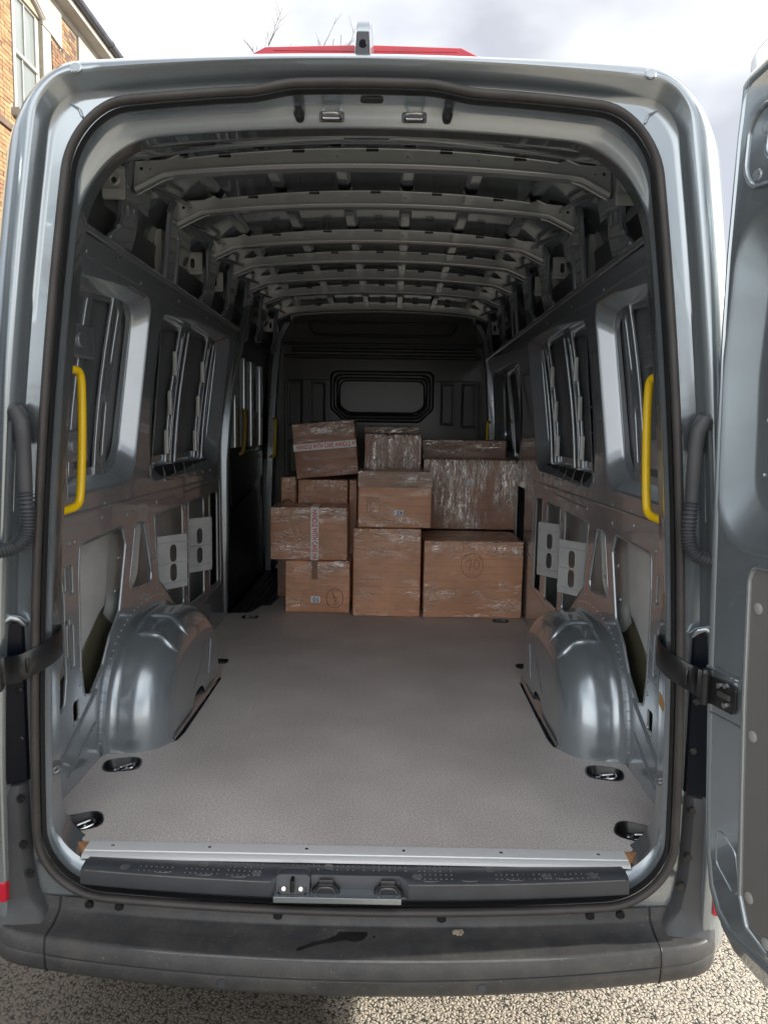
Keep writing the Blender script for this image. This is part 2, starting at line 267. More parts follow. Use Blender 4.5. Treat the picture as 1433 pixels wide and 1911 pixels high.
class MB:
    def __init__(s): s.bm = bmesh.new(); s.wn = False
    def poly(s, verts, faces, mi=0):
        vs = [s.bm.verts.new(v) for v in verts]
        for f in faces:
            try:
                fc = s.bm.faces.new([vs[i] for i in f]); fc.material_index = mi
            except ValueError: pass
        return s
    def box(s, x0, x1, y0, y1, z0, z1, bev=0, rot=None, mi=0, seg=2):
        b = bmesh.new(); bmesh.ops.create_cube(b, size=1)
        for v in b.verts: v.co = Vector(((x1-x0)*v.co.x, (y1-y0)*v.co.y, (z1-z0)*v.co.z))
        if bev: bmesh.ops.bevel(b, geom=b.edges[:], offset=bev, segments=seg, affect='EDGES', profile=.5)
        c = Vector(((x0+x1)/2, (y0+y1)/2, (z0+z1)/2))
        for v in b.verts:
            if rot is not None: v.co = rot @ v.co
            v.co += c
        s.merge(b, mi); return s
    def merge(s, b, mi=0, fn=None):
        b.verts.index_update(); s.wn = True
        vs = [s.bm.verts.new(fn(v.co) if fn else v.co) for v in b.verts]
        for f in b.faces:
            try:
                nf = s.bm.faces.new([vs[v.index] for v in f.verts]); nf.material_index = mi
            except ValueError: pass
        b.free(); return s
    def loft(s, loops, closed=True, caps=False, mi=0):
        rows = [[s.bm.verts.new(p) for p in lp] for lp in loops]
        n = len(rows[0])
        for a, b in zip(rows, rows[1:]):
            for i in range(n if closed else n-1):
                j = (i+1) % n
                try: f = s.bm.faces.new((a[i], a[j], b[j], b[i])); f.material_index = mi
                except ValueError: pass
        if caps:
            for r in (rows[0], rows[-1]):
                try: f = s.bm.faces.new(r); f.material_index = mi
                except ValueError: pass
        return s
    def tube(s, pts, r, seg=10, caps=True, mi=0, closed=False, flat=1.0):
        pts = [Vector(p) for p in pts]; n = len(pts); loops = []
        prev = None
        for i, p in enumerate(pts):
            if closed: t = (pts[(i+1) % n]-pts[i-1]).normalized()
            else: t = (pts[min(i+1, n-1)]-pts[max(i-1, 0)]).normalized()
            if prev is None:
                a = Vector((0, 0, 1)) if abs(t.z) < .9 else Vector((1, 0, 0))
                u = t.cross(a).normalized()
            else:
                u = (prev - t*prev.dot(t)).normalized()
            prev = u; w = t.cross(u)
            rr = r[i] if isinstance(r, (list, tuple)) else r
            loops.append([p+(u*cos(2*pi*k/seg)+w*sin(2*pi*k/seg)*flat)*rr for k in range(seg)])
        if closed: loops.append(loops[0])
        return s.loft(loops, True, caps and not closed, mi)
    def cyl(s, c, axis, r, h, seg=16, r2=None, mi=0, bev=0):
        c = Vector(c); ax = Vector(axis).normalized(); r2 = r if r2 is None else r2
        if bev: return s.tube([c, c+ax*1e-5, c+ax*(h-bev), c+ax*h, c+ax*(h+1e-5)], [0.0001, r, r, r-bev, .0001], seg, True, mi)
        return s.tube([c, c+ax*h], [r, r2], seg, True, mi)
    def build(s, name, mats, parent=None, smooth=True, angle=38, clean=False):
        me = bpy.data.meshes.new(name)
        if clean: bmesh.ops.remove_doubles(s.bm, verts=s.bm.verts[:], dist=1e-5)
        bmesh.ops.recalc_face_normals(s.bm, faces=s.bm.faces[:])
        s.bm.to_mesh(me); s.bm.free()
        for m in (mats if isinstance(mats, (list, tuple)) else [mats]): me.materials.append(m)
        if smooth:
            me.shade_smooth(); me.set_sharp_from_angle(angle=radians(angle))
        o = new_obj(name, me, parent)
        if smooth and s.wn:
            md = o.modifiers.new('wn', 'WEIGHTED_NORMAL'); md.keep_sharp = True; md.weight = 60
        return o

def rpoly(pts, r=.02, seg=5):
    """closed polygon with filleted corners; r scalar or list"""
    out = []; n = len(pts)
    for i in range(n):
        p = Vector(pts[i][:2]); a = Vector(pts[i-1][:2]); b = Vector(pts[(i+1) % n][:2])
        rr = r[i] if isinstance(r, (list, tuple)) else r
        da, db = (a-p), (b-p); la, lb = da.length, db.length; da.normalize(); db.normalize()
        ang = math.acos(max(-1, min(1, da.dot(db))))
        if ang > pi-.02 or rr <= 0: out += [tuple(p)]*(seg+1) if False else [tuple(p)]*(seg+1); continue
        d = min(rr/math.tan(ang/2), la*.48, lb*.48)
        p0, p1 = p+da*d, p+db*d
        for k in range(seg+1):
            t = k/seg; out.append(tuple(p0*(1-t)**2+p*2*t*(1-t)+p1*t*t))
    return out
def dedupe(pts):
    o = []
    for p in pts:
        if not o or (Vector(p)-Vector(o[-1])).length > 1e-5: o.append(p)
    if (Vector(o[0])-Vector(o[-1])).length < 1e-5: o.pop()
    return o
def circle(cx, cy, r, n=10, ry=None):
    return [(cx+r*cos(2*pi*k/n), cy+(ry or r)*sin(2*pi*k/n)) for k in range(n)]
def oval(cx, cy, w, h, ang=0, seg=6):
    """stadium hole w x h"""
    r = min(w, h)/2; pts = []
    if h >= w:
        pts = [(r*cos(t), (h/2-r)+r*sin(t)) for t in [pi*k/seg for k in range(seg+1)]] + [(-r*cos(t), -(h/2-r)-r*sin(t)) for t in [pi*k/seg for k in range(seg+1)]]
    else:
        pts = [((w/2-r)+r*cos(t), r*sin(t)) for t in [-pi/2+pi*k/seg for k in range(seg+1)]] + [(-(w/2-r)-r*cos(t), -r*sin(t)) for t in [-pi/2+pi*k/seg for k in range(seg+1)]]
    return [(cx+x*cos(ang)-y*sin(ang), cy+x*sin(ang)+y*cos(ang)) for x, y in pts]

def plate(outline, holes=(), thick=.003, bev=.001, seg=2):
    """2D outline with holes, extruded and bevelled -> bmesh in (u,v,w)"""
    cu = bpy.data.curves.new('c', 'CURVE'); cu.dimensions = '2D'; cu.fill_mode = 'BOTH'
    cu.extrude = max(thick/2-bev, 0.00001); cu.bevel_depth = bev; cu.bevel_resolution = seg
    cu.offset = -bev
    for lp in [outline]+list(holes):
        lp = dedupe([tuple(p[:2]) for p in lp])
        sp = cu.splines.new('POLY'); sp.points.add(len(lp)-1)
        for i, p in enumerate(lp): sp.points[i].co = (p[0], p[1], 0, 1)
        sp.use_cyclic_u = True
    ob = bpy.data.objects.new('c', cu)
    me = bpy.data.meshes.new_from_object(ob)
    b = bmesh.new(); b.from_mesh(me)
    bpy.data.objects.remove(ob); bpy.data.curves.remove(cu); bpy.data.meshes.remove(me)
    bmesh.ops.remove_doubles(b, verts=b.verts[:], dist=1e-5)
    return b
def slice_v(b, levels):
    for v in levels:
        bmesh.ops.bisect_plane(b, geom=b.verts[:]+b.edges[:]+b.faces[:], plane_co=(0, v, 0), plane_no=(0, 1, 0), dist=1e-6)
    return b
def spline(pts, n=8, closed=False):
    P = [Vector(p) for p in pts]; out = []
    m = len(P)
    for i in range(m if closed else m-1):
        if closed: a, b, c, d = P[i-1], P[i], P[(i+1) % m], P[(i+2) % m]
        else: a, b, c, d = P[max(i-1, 0)], P[i], P[i+1], P[min(i+2, m-1)]
        for k in range(n):
            t = k/n
            out.append(.5*((2*b)+(c-a)*t+(2*a-5*b+4*c-d)*t*t+(3*b-a-3*c+d)*t**3))
    if not closed: out.append(P[-1])
    return out

# ================================================================== SETTING
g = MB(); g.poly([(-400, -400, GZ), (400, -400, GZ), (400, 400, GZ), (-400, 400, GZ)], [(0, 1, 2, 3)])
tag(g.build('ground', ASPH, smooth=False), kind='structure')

# ================================================================== VAN
van = empty('van', (0, 2.6, GZ)); VO = Vector((0, 2.6, GZ))
tag(van, 'silver grey high roof panel van seen from behind with both rear doors open', 'van')
def pa(o, p=None):
    """parent part to the van (mesh is written in world coordinates)"""
    if p is None:
        o.parent = van; o.matrix_parent_inverse = Matrix.Translation(-VO)
    else:
        o.parent = p
    return o
def vp(mb, name, m, parent=None, **k):
    return pa(mb.build(name, m, None, **k), parent)

def sstep(a, b, x):
    t = max(0, min(1, (x-a)/(b-a))); return t*t*(3-2*t)
def ring(w, z0, z1, rb, rt, y, kt=.10, kb=.06, hump=0.0, off=0.0):
    pts = []
    nb, nc, ns, ntp = 30, 12, 26, 60
    for i in range(nb): t = i/nb; pts.append((-(w-rb)+2*(w-rb)*t, z0))
    for i in range(nc): a = -pi/2+pi/2*i/nc; pts.append((w-rb+rb*cos(a), z0+rb+rb*sin(a)))
    for i in range(ns): t = i/ns; pts.append((w, z0+rb+(z1-rt-z0-rb)*t))
    for i in range(nc): a = pi/2*i/nc; pts.append((w-rt+rt*cos(a), z1-rt+rt*sin(a)))
    for i in range(ntp): t = i/ntp; pts.append((w-rt-2*(w-rt)*t, z1))
    for i in range(nc): a = pi/2+pi/2*i/nc; pts.append((-(w-rt)+rt*cos(a), z1-rt+rt*sin(a)))
    for i in range(ns): t = i/ns; pts.append((-w, z1-rt-(z1-rt-z0-rb)*t))
    for i in range(nc): a = pi+pi/2*i/nc; pts.append((-(w-rb)+rb*cos(a), z0+rb+rb*sin(a)))
    out = []
    for x, z in pts:
        t = (z-z0)/(z1-z0)
        xx = x*(1-.04*max(z, 0)**2/w)
        zz = z-kt*xx*xx*t**3+kb*xx*xx*(1-t)**3
        if hump: zz += hump*(1-sstep(.15, .27, abs(xx)))*t**6
        out.append(Vector((xx, y, zz)))
    return out

# outer body rear frame ------------------------------------------------
b = MB()
b.loft([ring(1.035, -.32, 2.14, .1, .26, .50, kt=.06), ring(1.003, -.32, 2.045, .1, .24, .12, kt=.055),
        ring(.986, -.32, 2.022, .1, .24, .03, kt=.05), ring(.972, -.31, 2.012, .1, .20, -.015, kt=.05), ring(.948, -.30, 2.002, .1, .16, -.040, kt=.05),
        ring(.922, -.29, 1.992, .09, .12, -.052, kt=.06), ring(.905, -.28, 1.986, .09, .10, -.055, kt=.07), ring(.898, -.27, 1.982, .09, .09, -.050, kt=.08),
        ring(.890, -.25, 1.966, .10, .085, -.010, kt=.09), ring(.884, -.24, 1.957, .12, .085, -.001, kt=.10),
        ring(.872, -.20, 1.952, .14, .10, 0.0, kt=.10), ring(.838, -.105, 1.934, .17, .14, 0.0, hump=.014)])
vp(b, 'rear_body_frame', PAINT, angle=50)
# body sides and roof going forward (outside)
b = MB()
ys = [.50, .9, 1.6, 3.0, 4.4, 4.9]; zt = [2.14, 2.18, 2.21, 2.22, 2.20, 2.16]
b.loft([ring(1.035 if y < .6 else 1.05, -.32, z, .1, .26, y, kt=.06) for y, z in zip(ys, zt)])
o = vp(b, 'body_skin', PAINT, angle=50)
# cab and bonnet, simple closed nose ahead of the bulkhead
b = MB()
b.loft([ring(1.05, -.32, 2.16, .1, .26, 4.9, kt=.06), ring(.99, -.32, 1.95, .1, .3, 5.5, kt=.06), ring(.97, -.32, 1.15, .1, .35, 6.1, kt=.06),
        ring(.95, -.32, .75, .1, .35, 6.5, kt=.06), ring(.9, -.30, .45, .1, .3, 6.9, kt=.06)], caps=True)
vp(b, 'cab', PAINT, angle=50)
# two raised roof gutter caps and rear weather bead
for s in (-1, 1):
    b = MB(); b.cyl((s*.655, -.052, 1.958), (0, -1, .25), .0135, .006, 16, bev=.0025)
    vp(b, 'roof_drip_cap', PAINT)
b = MB(); b.tube(spline([(-.25, -.012, 1.972), (-.1, -.014, 1.977), (.1, -.014, 1.977), (.25, -.012, 1.972)], 5), .0045, 8)
vp(b, 'weather_bead', ALU)
# seam sealer on the side channels
for s in (-1, 1):
    b = MB(); b.tube([(s*(.893-.04*z*z), -.020+.003*noise.noise(Vector((z*9, s, 0))), z) for z in [1.80-.03*i for i in range(30)]], .0028, 6)
    vp(b, 'seam_sealer', PAINT)
    b = MB(); b.tube([(s*.665, -.004, 1.872), (s*.672, -.006, 1.89), (s*.69, -.004, 1.90)], .003, 6)
    vp(b, 'seam_sealer', PAINT)

# door seal -------------------------------------------------------------
def seal_loop(dw, y, r0):
    return ring(.826+dw, -.112-dw, 1.932+dw, .17+dw, .15+dw, y, kt=.10, hump=.014)
b = MB(); loops = []
for k in range(13):
    a = 2*pi*k/12; dw = cos(a)*.0105; loops.append(seal_loop(dw, -.022-.013*sin(a) - .004, 0))
b.loft(loops); vp(b, 'door_seal', RUBBER, angle=60)
b = MB()
b.loft([seal_loop(-.006, -.012, 0), seal_loop(-.013, -.022, 0), seal_loop(-.017, -.006, 0), seal_loop(-.012, .004, 0)])
vp(b, 'seal_lip', RUBBERB, angle=60)
# inner door frame --------------------------------------------------------
b = MB()
b.loft([ring(.838, -.105, 1.934, .17, .14, 0.001, hump=.014), ring(.826, -.098, 1.925, .16, .15, .002, hump=.014), ring(.822, -.09, 1.917, .15, .15, .003, hump=.014),
        ring(.822, -.082, 1.912, .15, .155, .026, hump=.010), ring(.819, -.074, 1.909, .15, .16, .034, hump=.008), ring(.816, -.068, 1.893, .15, .18, .040, hump=.003),
        ring(.815, -.062, 1.879, .15, .195, .045, kb=.04), ring(.8165, -.056, 1.875, .15, .20, .051, kb=.03), ring(.819, -.045, 1.876, .15, .205, .06, kb=.015), ring(.829, -.026, 1.885, .15, .21, .125, kb=0),
        ring(.84, -.03, 1.895, .15, .21, .128, kb=0)])
vp(b, 'inner_door_frame', PAINT, angle=50)
# closing return from the frame to the inner walls / header
def wallx(z):
    return .92-.13*max(0, z-.95)**1.7
b = MB()
for s in (-1, 1):
    a = []; c = []
    for i in range(20):
        z = .03+i*(1.80-.03)/19
        x0 = .84-.04*z*z; a.append(Vector((s*x0, .129, z))); c.append(Vector((s*max(wallx(z)+.003, x0), .135, z)))
    b.loft([a, c], closed=False)
vp(b, 'pillar_return', PAINTIN)
# rear header panel under roof with holes
hd = plate(rpoly([(-.77, .128), (.77, .128), (.74, .38), (-.74, .38)], .06), [oval(x, .19, .05, .022) for x in (-.17, .19, -.56, .60)] + [circle(x, .25, .009) for x in (-.60, -.40, -.30, .36, .45, .64)] + [rpoly([(x, .20), (x+.12, .20), (x+.12, .26), (x, .26)], .012) for x in (-.48, .36, -.06)], .003, .001)
for k in range(-9, 10): bmesh.ops.bisect_plane(hd, geom=hd.verts[:]+hd.edges[:]+hd.faces[:], plane_co=(k*.08, 0, 0), plane_no=(1, 0, 0), dist=1e-6)
b = MB(); b.merge(hd, fn=lambda c: Vector((c.x, c.y, 1.888+(c.y-.128)*.30-.10*c.x**2*1.15+c.z)))
vp(b, 'header_panel', PAINTIN)
b = MB()
aa = [Vector((x, .37, 1.956-.115*x*x)) for x in [-.8+.08*i for i in range(21)]]; bb = [Vector((x, .40, 2.125-.13*x*x)) for x in [-.8+.08*i for i in range(21)]]
b.loft([aa, bb], closed=False); vp(b, 'header_rear_face', PAINTIN)
# header latches, buffers, plug
for x in (-.077, .122):
    t = empty('latch', (0, 0, 0)); pa(t)
    b = MB(); b.merge(plate(rpoly([(x-.03, 1.882), (x+.03, 1.882), (x+.03, 1.907), (x-.03, 1.907)], .006), [], .003, .001), fn=lambda c: Vector((c.x, .0365+c.z+.0*(c.y), c.y)))
    vp(b, 'latch_recess', BLACK, t)
    b = MB(); b.tube(spline([(x-.022, .034, 1.890), (x-.018, .012, 1.892), (x, .008, 1.893), (x+.018, .012, 1.892), (x+.022, .034, 1.890)], 5), .0035, 8)
    b.box(x-.02, x+.02, .02, .034, 1.884, 1.888, .001)
    vp(b, 'striker', CHROME, t)
for x in (-.154, .201):
    b = MB(); b.tube([(x, .042, 1.892), (x, .018, 1.896), (x, .010, 1.899), (x, -.006, 1.906), (x, -.0061, 1.906)], [.011, .013, .008, .007, .0005], 14)
    vp(b, 'rubber_buffer', RUBBERB)
b = MB(); b.merge(plate(oval(.02, 0, .055, .02), [], .004, .001), fn=lambda c: Vector((c.x, .014+c.y*.9, 1.918-.2*c.y+c.z+.006)))
vp(b, 'header_plug', BLACK)

# roof light, reversing camera -------------------------------------------
b = MB()
prof = [(-.292, 2.050), (-.245, 2.0745), (-.03, 2.081), (.03, 2.081), (.235, 2.0765), (.292, 2.050)]
b.merge(plate(rpoly([(x, z) for x, z in prof]+[(0.0, 2.046)], .004), [], .05, .004), fn=lambda c: Vector((c.x, .105+c.z+.0*c.y, c.y)))
bl = vp(b, 'high_brake_light', REDLENS)
b = MB()
for k, z in enumerate((2.058, 2.066)): b.box(-.235+.01*k, .235-.01*k, .0785, .0825, z-.0012, z+.0012)
bl2 = vp(b, 'lens_rib', REDLENS, bl)
t = empty('reversing_camera'); pa(t)
b = MB()
lo = []
for (y, w, z0, z1) in [(.098, .028, 2.02, 2.085), (.03, .025, 2.02, 2.100), (.0, .0225, 2.012, 2.092), (-.022, .0195, 2.002, 2.062)]:
    lo.append([Vector((p[0]-.001, y+(.012 if p[1] > .5 else 0)*0, z0+(z1-z0)*p[1])) for p in rpoly([(-w, 0), (w, 0), (w*.78, 1), (-w*.78, 1)], .006*1, 3)])
b.loft(lo, caps=True); vp(b, 'camera_housing', PAINT, t)
b = MB(); b.merge(plate(rpoly([(-.0195, 2.002), (.0175, 2.002), (.014, 2.058), (-.016, 2.058)], .005), [], .01, .002), fn=lambda c: Vector((c.x, -.0225+c.z, c.y)))
b.box(-.016, .014, -.01, .07, 1.998, 2.020, .004)
vp(b, 'camera_face', PLASTS, t)
b = MB(); b.cyl((-.001, -.027, 2.030), (0, -1, -.3), .009, .004, 18, bev=.001); vp(b, 'camera_lens', TAILBLK, t)

# load floor --------------------------------------------------------------
rings_xy = [(-.806, .190, radians(25)), (-.818, .564, radians(14)), (-.76, 1.71, 0), (-.765, 2.59, 0)]
fl = [(-.735, .085), (.735, .085), (.80, .125), (.835, .17), (.915, .26), (.915, .64), (.79, .675), (.690, .772), (.682, .85), (.686, 1.47), (.74, 1.56), (.915, 1.68), (.925, 4.25), (-.66, 4.25),
      (-.66, 3.3), (-.69, 2.9), (-.745, 2.9), (-.79, 2.70), (-.925, 2.68), (-.915, 1.68), (-.74, 1.56), (-.686, 1.47), (-.682, .85), (-.690, .772), (-.79, .675), (-.915, .64), (-.915, .26), (-.835, .17), (-.80, .125)]
holes = []
for s in (-1, 1):
    for x, y, a in rings_xy: holes.append(oval(-s*x if s == -1 else x, y, .118, .078, -s*a if s == -1 else a))
holes = []
WELLS = []
def wellp(w, h, cx=0, cy=0, a=0): return [(cx+p[0]*cos(a)-p[1]*sin(a), cy+p[0]*sin(a)+p[1]*cos(a)) for p in rpoly([(-w/2, -h/2), (w/2, -h/2), (w/2, h/2), (-w/2, h/2)], h*.42, 6)]
for s in (1, -1):
    for x, y, a in rings_xy:
        W = (.124, .098) if y < 1 else (.10, .07)
        WELLS.append((s*x, y, s*a, W))
        holes.append(wellp(W[0], W[1], s*x, y, s*a))
b = MB(); b.merge(plate(rpoly(fl, .012, 3), holes, .012, .0012), fn=lambda c: c-Vector((0, 0, .006)))
floor = vp(b, 'load_floor', FLOORM, angle=30)
b = MB(); b.box(-.95, .95, .10, 4.28, -.06, -.045); vp(b, 'floor_pan', PAINTIN)
# lashing points
proto = None
for (x, y, a, W) in WELLS:
    t = empty('lashing_point', (x, y, 0)); t.rotation_euler.z = a; pa(t)
    if proto is None or proto[0] != W:
        b = MB(); o1 = wellp(W[0]+.004, W[1]+.004); o0 = wellp(W[0]-.006, W[1]-.006); o2 = wellp(W[0]-.03, W[1]-.025)
        b.loft([[Vector((p[0], p[1], .0025)) for p in o1], [Vector((p[0], p[1], .003)) for p in o0], [Vector((p[0], p[1], -.004)) for p in wellp(W[0]-.010, W[1]-.010)], [Vector((p[0], p[1], -.024)) for p in o2]])
        b.poly([(p[0], p[1], -.024) for p in o2], [tuple(range(len(o2)))])
        m1 = b.build('cup', BLACK, t)
        b = MB(); k = W[0]/.12
        pts = [Vector((p[0]+.012*k, p[1], -.012+.014*(p[0]*1.0)/.03*.5)) for p in rpoly([(-.026*k, -.016), (.026*k, -.016), (.026*k, .016), (-.026*k, .016)], .014, 5)]
        b.tube(pts, .0046, 8, closed=True); m2 = b.build('ring', CHROME, t)
        b = MB(); b.cyl((-.022*k, -.006, -.0235), (0, 0, 1), .0075, .012, 12, bev=.002); b.cyl((.012*k, .004, -.0235), (0, 0, 1), .0075, .012, 12, bev=.002)
        m3 = b.build('bolt', CHROME, t)
        proto = (W, m1, m2, m3)
    else:
        for m in proto[1:]:
            c = m.copy(); COL.objects.link(c); c.parent = t
# aluminium edge strip with screws
b = MB(); b.loft([[Vector((x, y, z)) for y, z in [(.090, .0005), (.089, .0035), (.052, .0035), (.047, .0028), (.045, .0005), (.036, .0008), (.027, -.003), (.0255, -.010), (.032, -.012), (.088, -.012)]] for x in (-.720, -.735, .735, .720)][1:3], closed=True, caps=True)
strip = vp(b, 'sill_strip', ALU, angle=25)
for i in range(6):
    x = -.665+i*.265; b = MB(); b.cyl((x, .068, .0033), (0, 0, 1), .0048, .0012, 12, bev=.0005); vp(b, 'screw', CHROME, strip)
for s in (-1, 1):
    b = MB(); b.poly([(s*.733, .089, .001), (s*.772, .089, .001), (s*.742, .050, .001), (s*.733, .045, .001), (s*.733, .089, -.012), (s*.772, .089, -.012), (s*.742, .050, -.012), (s*.733, .045, -.012)], [(0, 1, 2, 3), (7, 6, 5, 4), (0, 4, 5, 1), (1, 5, 6, 2), (2, 6, 7, 3), (3, 7, 4, 0)])
    vp(b, 'ply_corner', WOOD, smooth=False)

# entry sill ---------------------------------------------------------------
def ysill(x): return 0
def sillpt(x, y, z): return Vector((x, y+.018*x*x*0, z+.03*x*x*0))
prof = [(.034, -.016), (.026, -.0125), (-.020, -.0140), (-.044, -.0160), (-.051, -.020), (-.057, -.050), (-.054, -.058)]
profn = [(.034, -.016), (.026, -.0125), (-.010, -.0135), (-.020, -.015), (-.024, -.020), (-.028, -.045), (-.030, -.058)]
b = MB(); rows = []
xs = [-.71+1.42*i/60 for i in range(61)]
notch = [(-.245, .036)]
for x in xs:
    row = []
    for k, (y, z) in enumerate(prof):
        lift = 1.0
        xx = x*(1 - .02*max(0, (y+.02))) * (1.0 if y > -.02 else 1.0-.0)
        if -.205 < x < .125 and y < -.0:   # cut-out for the latch plate
            row.append(Vector((xx, profn[k][0], profn[k][1]+.035*x*x)))
        else: row.append(Vector((xx, y+.028*x*x, z+.035*x*x*(.3 if y > 0 else 1))))
    rows.append(row)
b.loft(rows, closed=False); sill = vp(b, 'entry_sill', PLASTS, angle=35)
for i, (x, y) in enumerate([(-.60, -.022), (-.40, .010), (-.255, -.022), (-.07, .012), (.165, -.022), (.36, .012), (.50, -.022), (.62, -.022)]):
    z = -.0135-.001*(y < -.02)+.035*x*x*(.3 if y > 0 else 1)+.0012*(y > 0)
    b = MB(); b.tube([(x, y, z+.0006), (x, y, z+.0016), (x, y, z+.0008), (x, y, z-.001)], [.0135, .0115, .0085, .0001], 18)
    vp(b, 'sill_fastener', HILITE, sill)
b = MB()
for x0 in (-.56, -.44, -.33, -.18, -.06, .05, .17, .37, .44, .55):
    for r in range(4):
        for c in range(7):
            x = x0+c*.014; y = .018-r*.017
            if -.22 < x < .14 and y < -.012 or c % 3 == 2 and r == 1: continue
            z = -.0128-.0012*(y < -.02)+.035*x*x*(.3 if y > 0 else 1)
            b.poly([(x-.0024, y-.0024, z), (x+.0024, y-.0024, z), (x+.0024, y+.0024, z), (x-.0024, y+.0024, z), (x, y, z+.0024)], [(0, 1, 4), (1, 2, 4), (2, 3, 4), (3, 0, 4)])
o = vp(b, 'grip_stud', HILITE, sill, smooth=False); tag(o, kind='stuff')
for x in (-.50, -.39, -.30, .20, .30, .42, .55):
    b = MB(); b.tube(spline([(x-.02, -.036+.028*x*x, -.0155+.035*x*x), (x-.014, -.041+.028*x*x, -.016+.035*x*x), (x+.014, -.041+.028*x*x, -.016+.035*x*x), (x+.02, -.036+.028*x*x, -.0155+.035*x*x)], 3), .0016, 6)
    vp(b, 'sill_rib', HILITE, sill)
# latch plate (painted steel) with strikers and centre box
b = MB(); b.box(-.205, .123, -.070, -.028, -.062, -.0455, .002); vp(b, 'latch_plate', PAINT)
t = empty('door_catch'); pa(t); cx = -.158
b = MB(); lo = []
for (y, w, z) in [(.004, .040, -.013), (-.004, .044, -.004), (-.022, .047, -.001), (-.036, .047, -.005), (-.043, .046, -.020), (-.052, .045, -.040)]:
    lo.append([Vector((cx-w, y+.002, -.046)), Vector((cx-w+.003, y, z-.006)), Vector((cx-w+.012, y, z)), Vector((cx+w-.012, y, z)), Vector((cx+w-.003, y, z-.006)), Vector((cx+w, y+.002, -.046))])
b.loft(lo, closed=False); vp(b, 'catch_cover', PLASTS, t)
b = MB(); b.merge(plate(oval(cx, 0, .074, .026), [], .006, .002), fn=lambda c: Vector((c.x, -.052+c.y*.62, -.037+c.y*.62+c.z)))
vp(b, 'catch_plate', BLACK, t)
for x in (cx-.022, cx+.022):
    b = MB(); b.cyl((x, -.051, -.036), (0, -.62, .6), .0068, .005, 12, bev=.0012); vp(b, 'bolt', CHROME, t)
b = MB(); b.box(cx-.005, cx+.005, -.062, -.032, -.040, -.008, .003); vp(b, 'catch_hook', BLACK, t)
for x in (-.072, .088):
    t = empty('lower_striker'); pa(t)
    b = MB(); b.merge(plate(rpoly([(x-.040, -.046), (x+.040, -.046), (x+.018, -.022), (x-.018, -.022)], .004), [], .020, .003), fn=lambda c: Vector((c.x, -.040+c.z, c.y)))
    vp(b, 'striker_base', BLACK, t)
    b = MB(); b.tube(spline([(x-.024, -.054, -.044), (x-.016, -.058, -.027), (x+.016, -.058, -.027), (x+.024, -.054, -.044)], 5), .0026, 8); b.box(x-.018, x+.018, -.046, -.038, -.022, -.012, .001)
    vp(b, 'striker_bar', DSTEEL, t)

# bumper -------------------------------------------------------------------
def by(x, y):      # rear curve
    return y+.105*x*x*sstep(0, .8, abs(x))
def bumper_profile(inner=False):
    return [(-.018, -.118), (-.026, -.135), (-.030, -.146), (-.036, -.150), (-.090, -.152), (-.146, -.152), (-.154, -.154), (-.159, -.160), (-.164, -.196), (-.160, -.2005), (-.1625, -.204),
            (-.160, -.236), (-.154, -.247), (-.120, -.262), (-.02, -.285), (.08, -.29)]
def bump_y(x, y):
    k = max(0, min(1, (-y-.0)/.15)); return y+(.012*x*x + .078*k*x*x)
b = MB(); rows = []
for i in range(61):
    x = -.775+1.55*i/60
    rows.append([Vector((x, bump_y(x, y), z+.030*x*x*(1-sstep(.02, .06, -y))+.012*x*x*sstep(.1, .17, -z)*1.5)) for y, z in bumper_profile()])
b.loft(rows, closed=False); bum = vp(b, 'rear_bumper', STEPM, angle=40)
for s in (-1, 1):
    b = MB(); rows = []
    for i in range(25):
        t = i/24; x = .781+.185*sin(t*pi/2)
        back = .20*(1-cos(t*pi/2))**1.8
        r = []
        for y, z in bumper_profile():
            yy = bump_y(x, y)+back*.75
            r.append(Vector((s*(x+(0 if z > -.19 else -.0)), yy, z+.030*x*x*(1-sstep(.02, .06, -y))+.012*x*x*sstep(.1, .17, -z)*1.5)))
        rows.append(r)
    b.loft(rows, closed=False)
    cor = vp(b, 'bumper_corner', STEPM, angle=40)
    # upright beside the lamp
    b = MB(); rows = []
    for z, x0, x1, yo in [(-.145, .80, .93, -.070), (-.12, .815, .935, -.052), (-.08, .838, .94, -.048), (0, .852, .943, -.046), (.10, .856, .948, -.045), (.195, .857, .950, -.045), (.215, .857, .95, -.035), (.225, .857, .95, .0)]:
        rows.append([Vector((s*(x0-.004), .0, z)), Vector((s*x0, yo+.03, z)), Vector((s*(x0+.012), yo+.014, z)), Vector((s*(x0+.05), yo+.006, z)), Vector((s*(x1-.02), yo, z)), Vector((s*x1, yo+.01, z)), Vector((s*(x1+.01), yo+.03, z)), Vector((s*(x1+.012), yo+.12, z))])
    b.loft(rows, closed=False); vp(b, 'bumper_upright', PLAST, cor)
    for (x, z) in ((.845, -.02), (.860, .06), (.862, .185)):
        b = MB(); b.tube([(s*x, -.028, z), (s*x, -.034, z), (s*x, -.036, z), (s*x, -.032, z), (s*x, -.030, z)], [.011, .0105, .008, .006, .0001], 14); vp(b, 'clip', BLACK, cor)
    # sensors
    b = MB(); b.tube([(s*.84, -.080, -.212), (s*.84, -.0925, -.212), (s*.84, -.093, -.212), (s*.84, -.091, -.212)], [.0125, .0125, .0095, .0001], 20); vp(b, 'parking_sensor', PLAST, cor)
for x in (-.318, .322):
    yy = bump_y(x, -.1615); b = MB(); b.tube([(x, yy+.006, -.220), (x, yy-.0025, -.220), (x, yy-.003, -.220), (x, yy-.001, -.220)], [.0125, .0125, .0095, .0001], 24)
    vp(b, 'parking_sensor', PLASTS, bum)
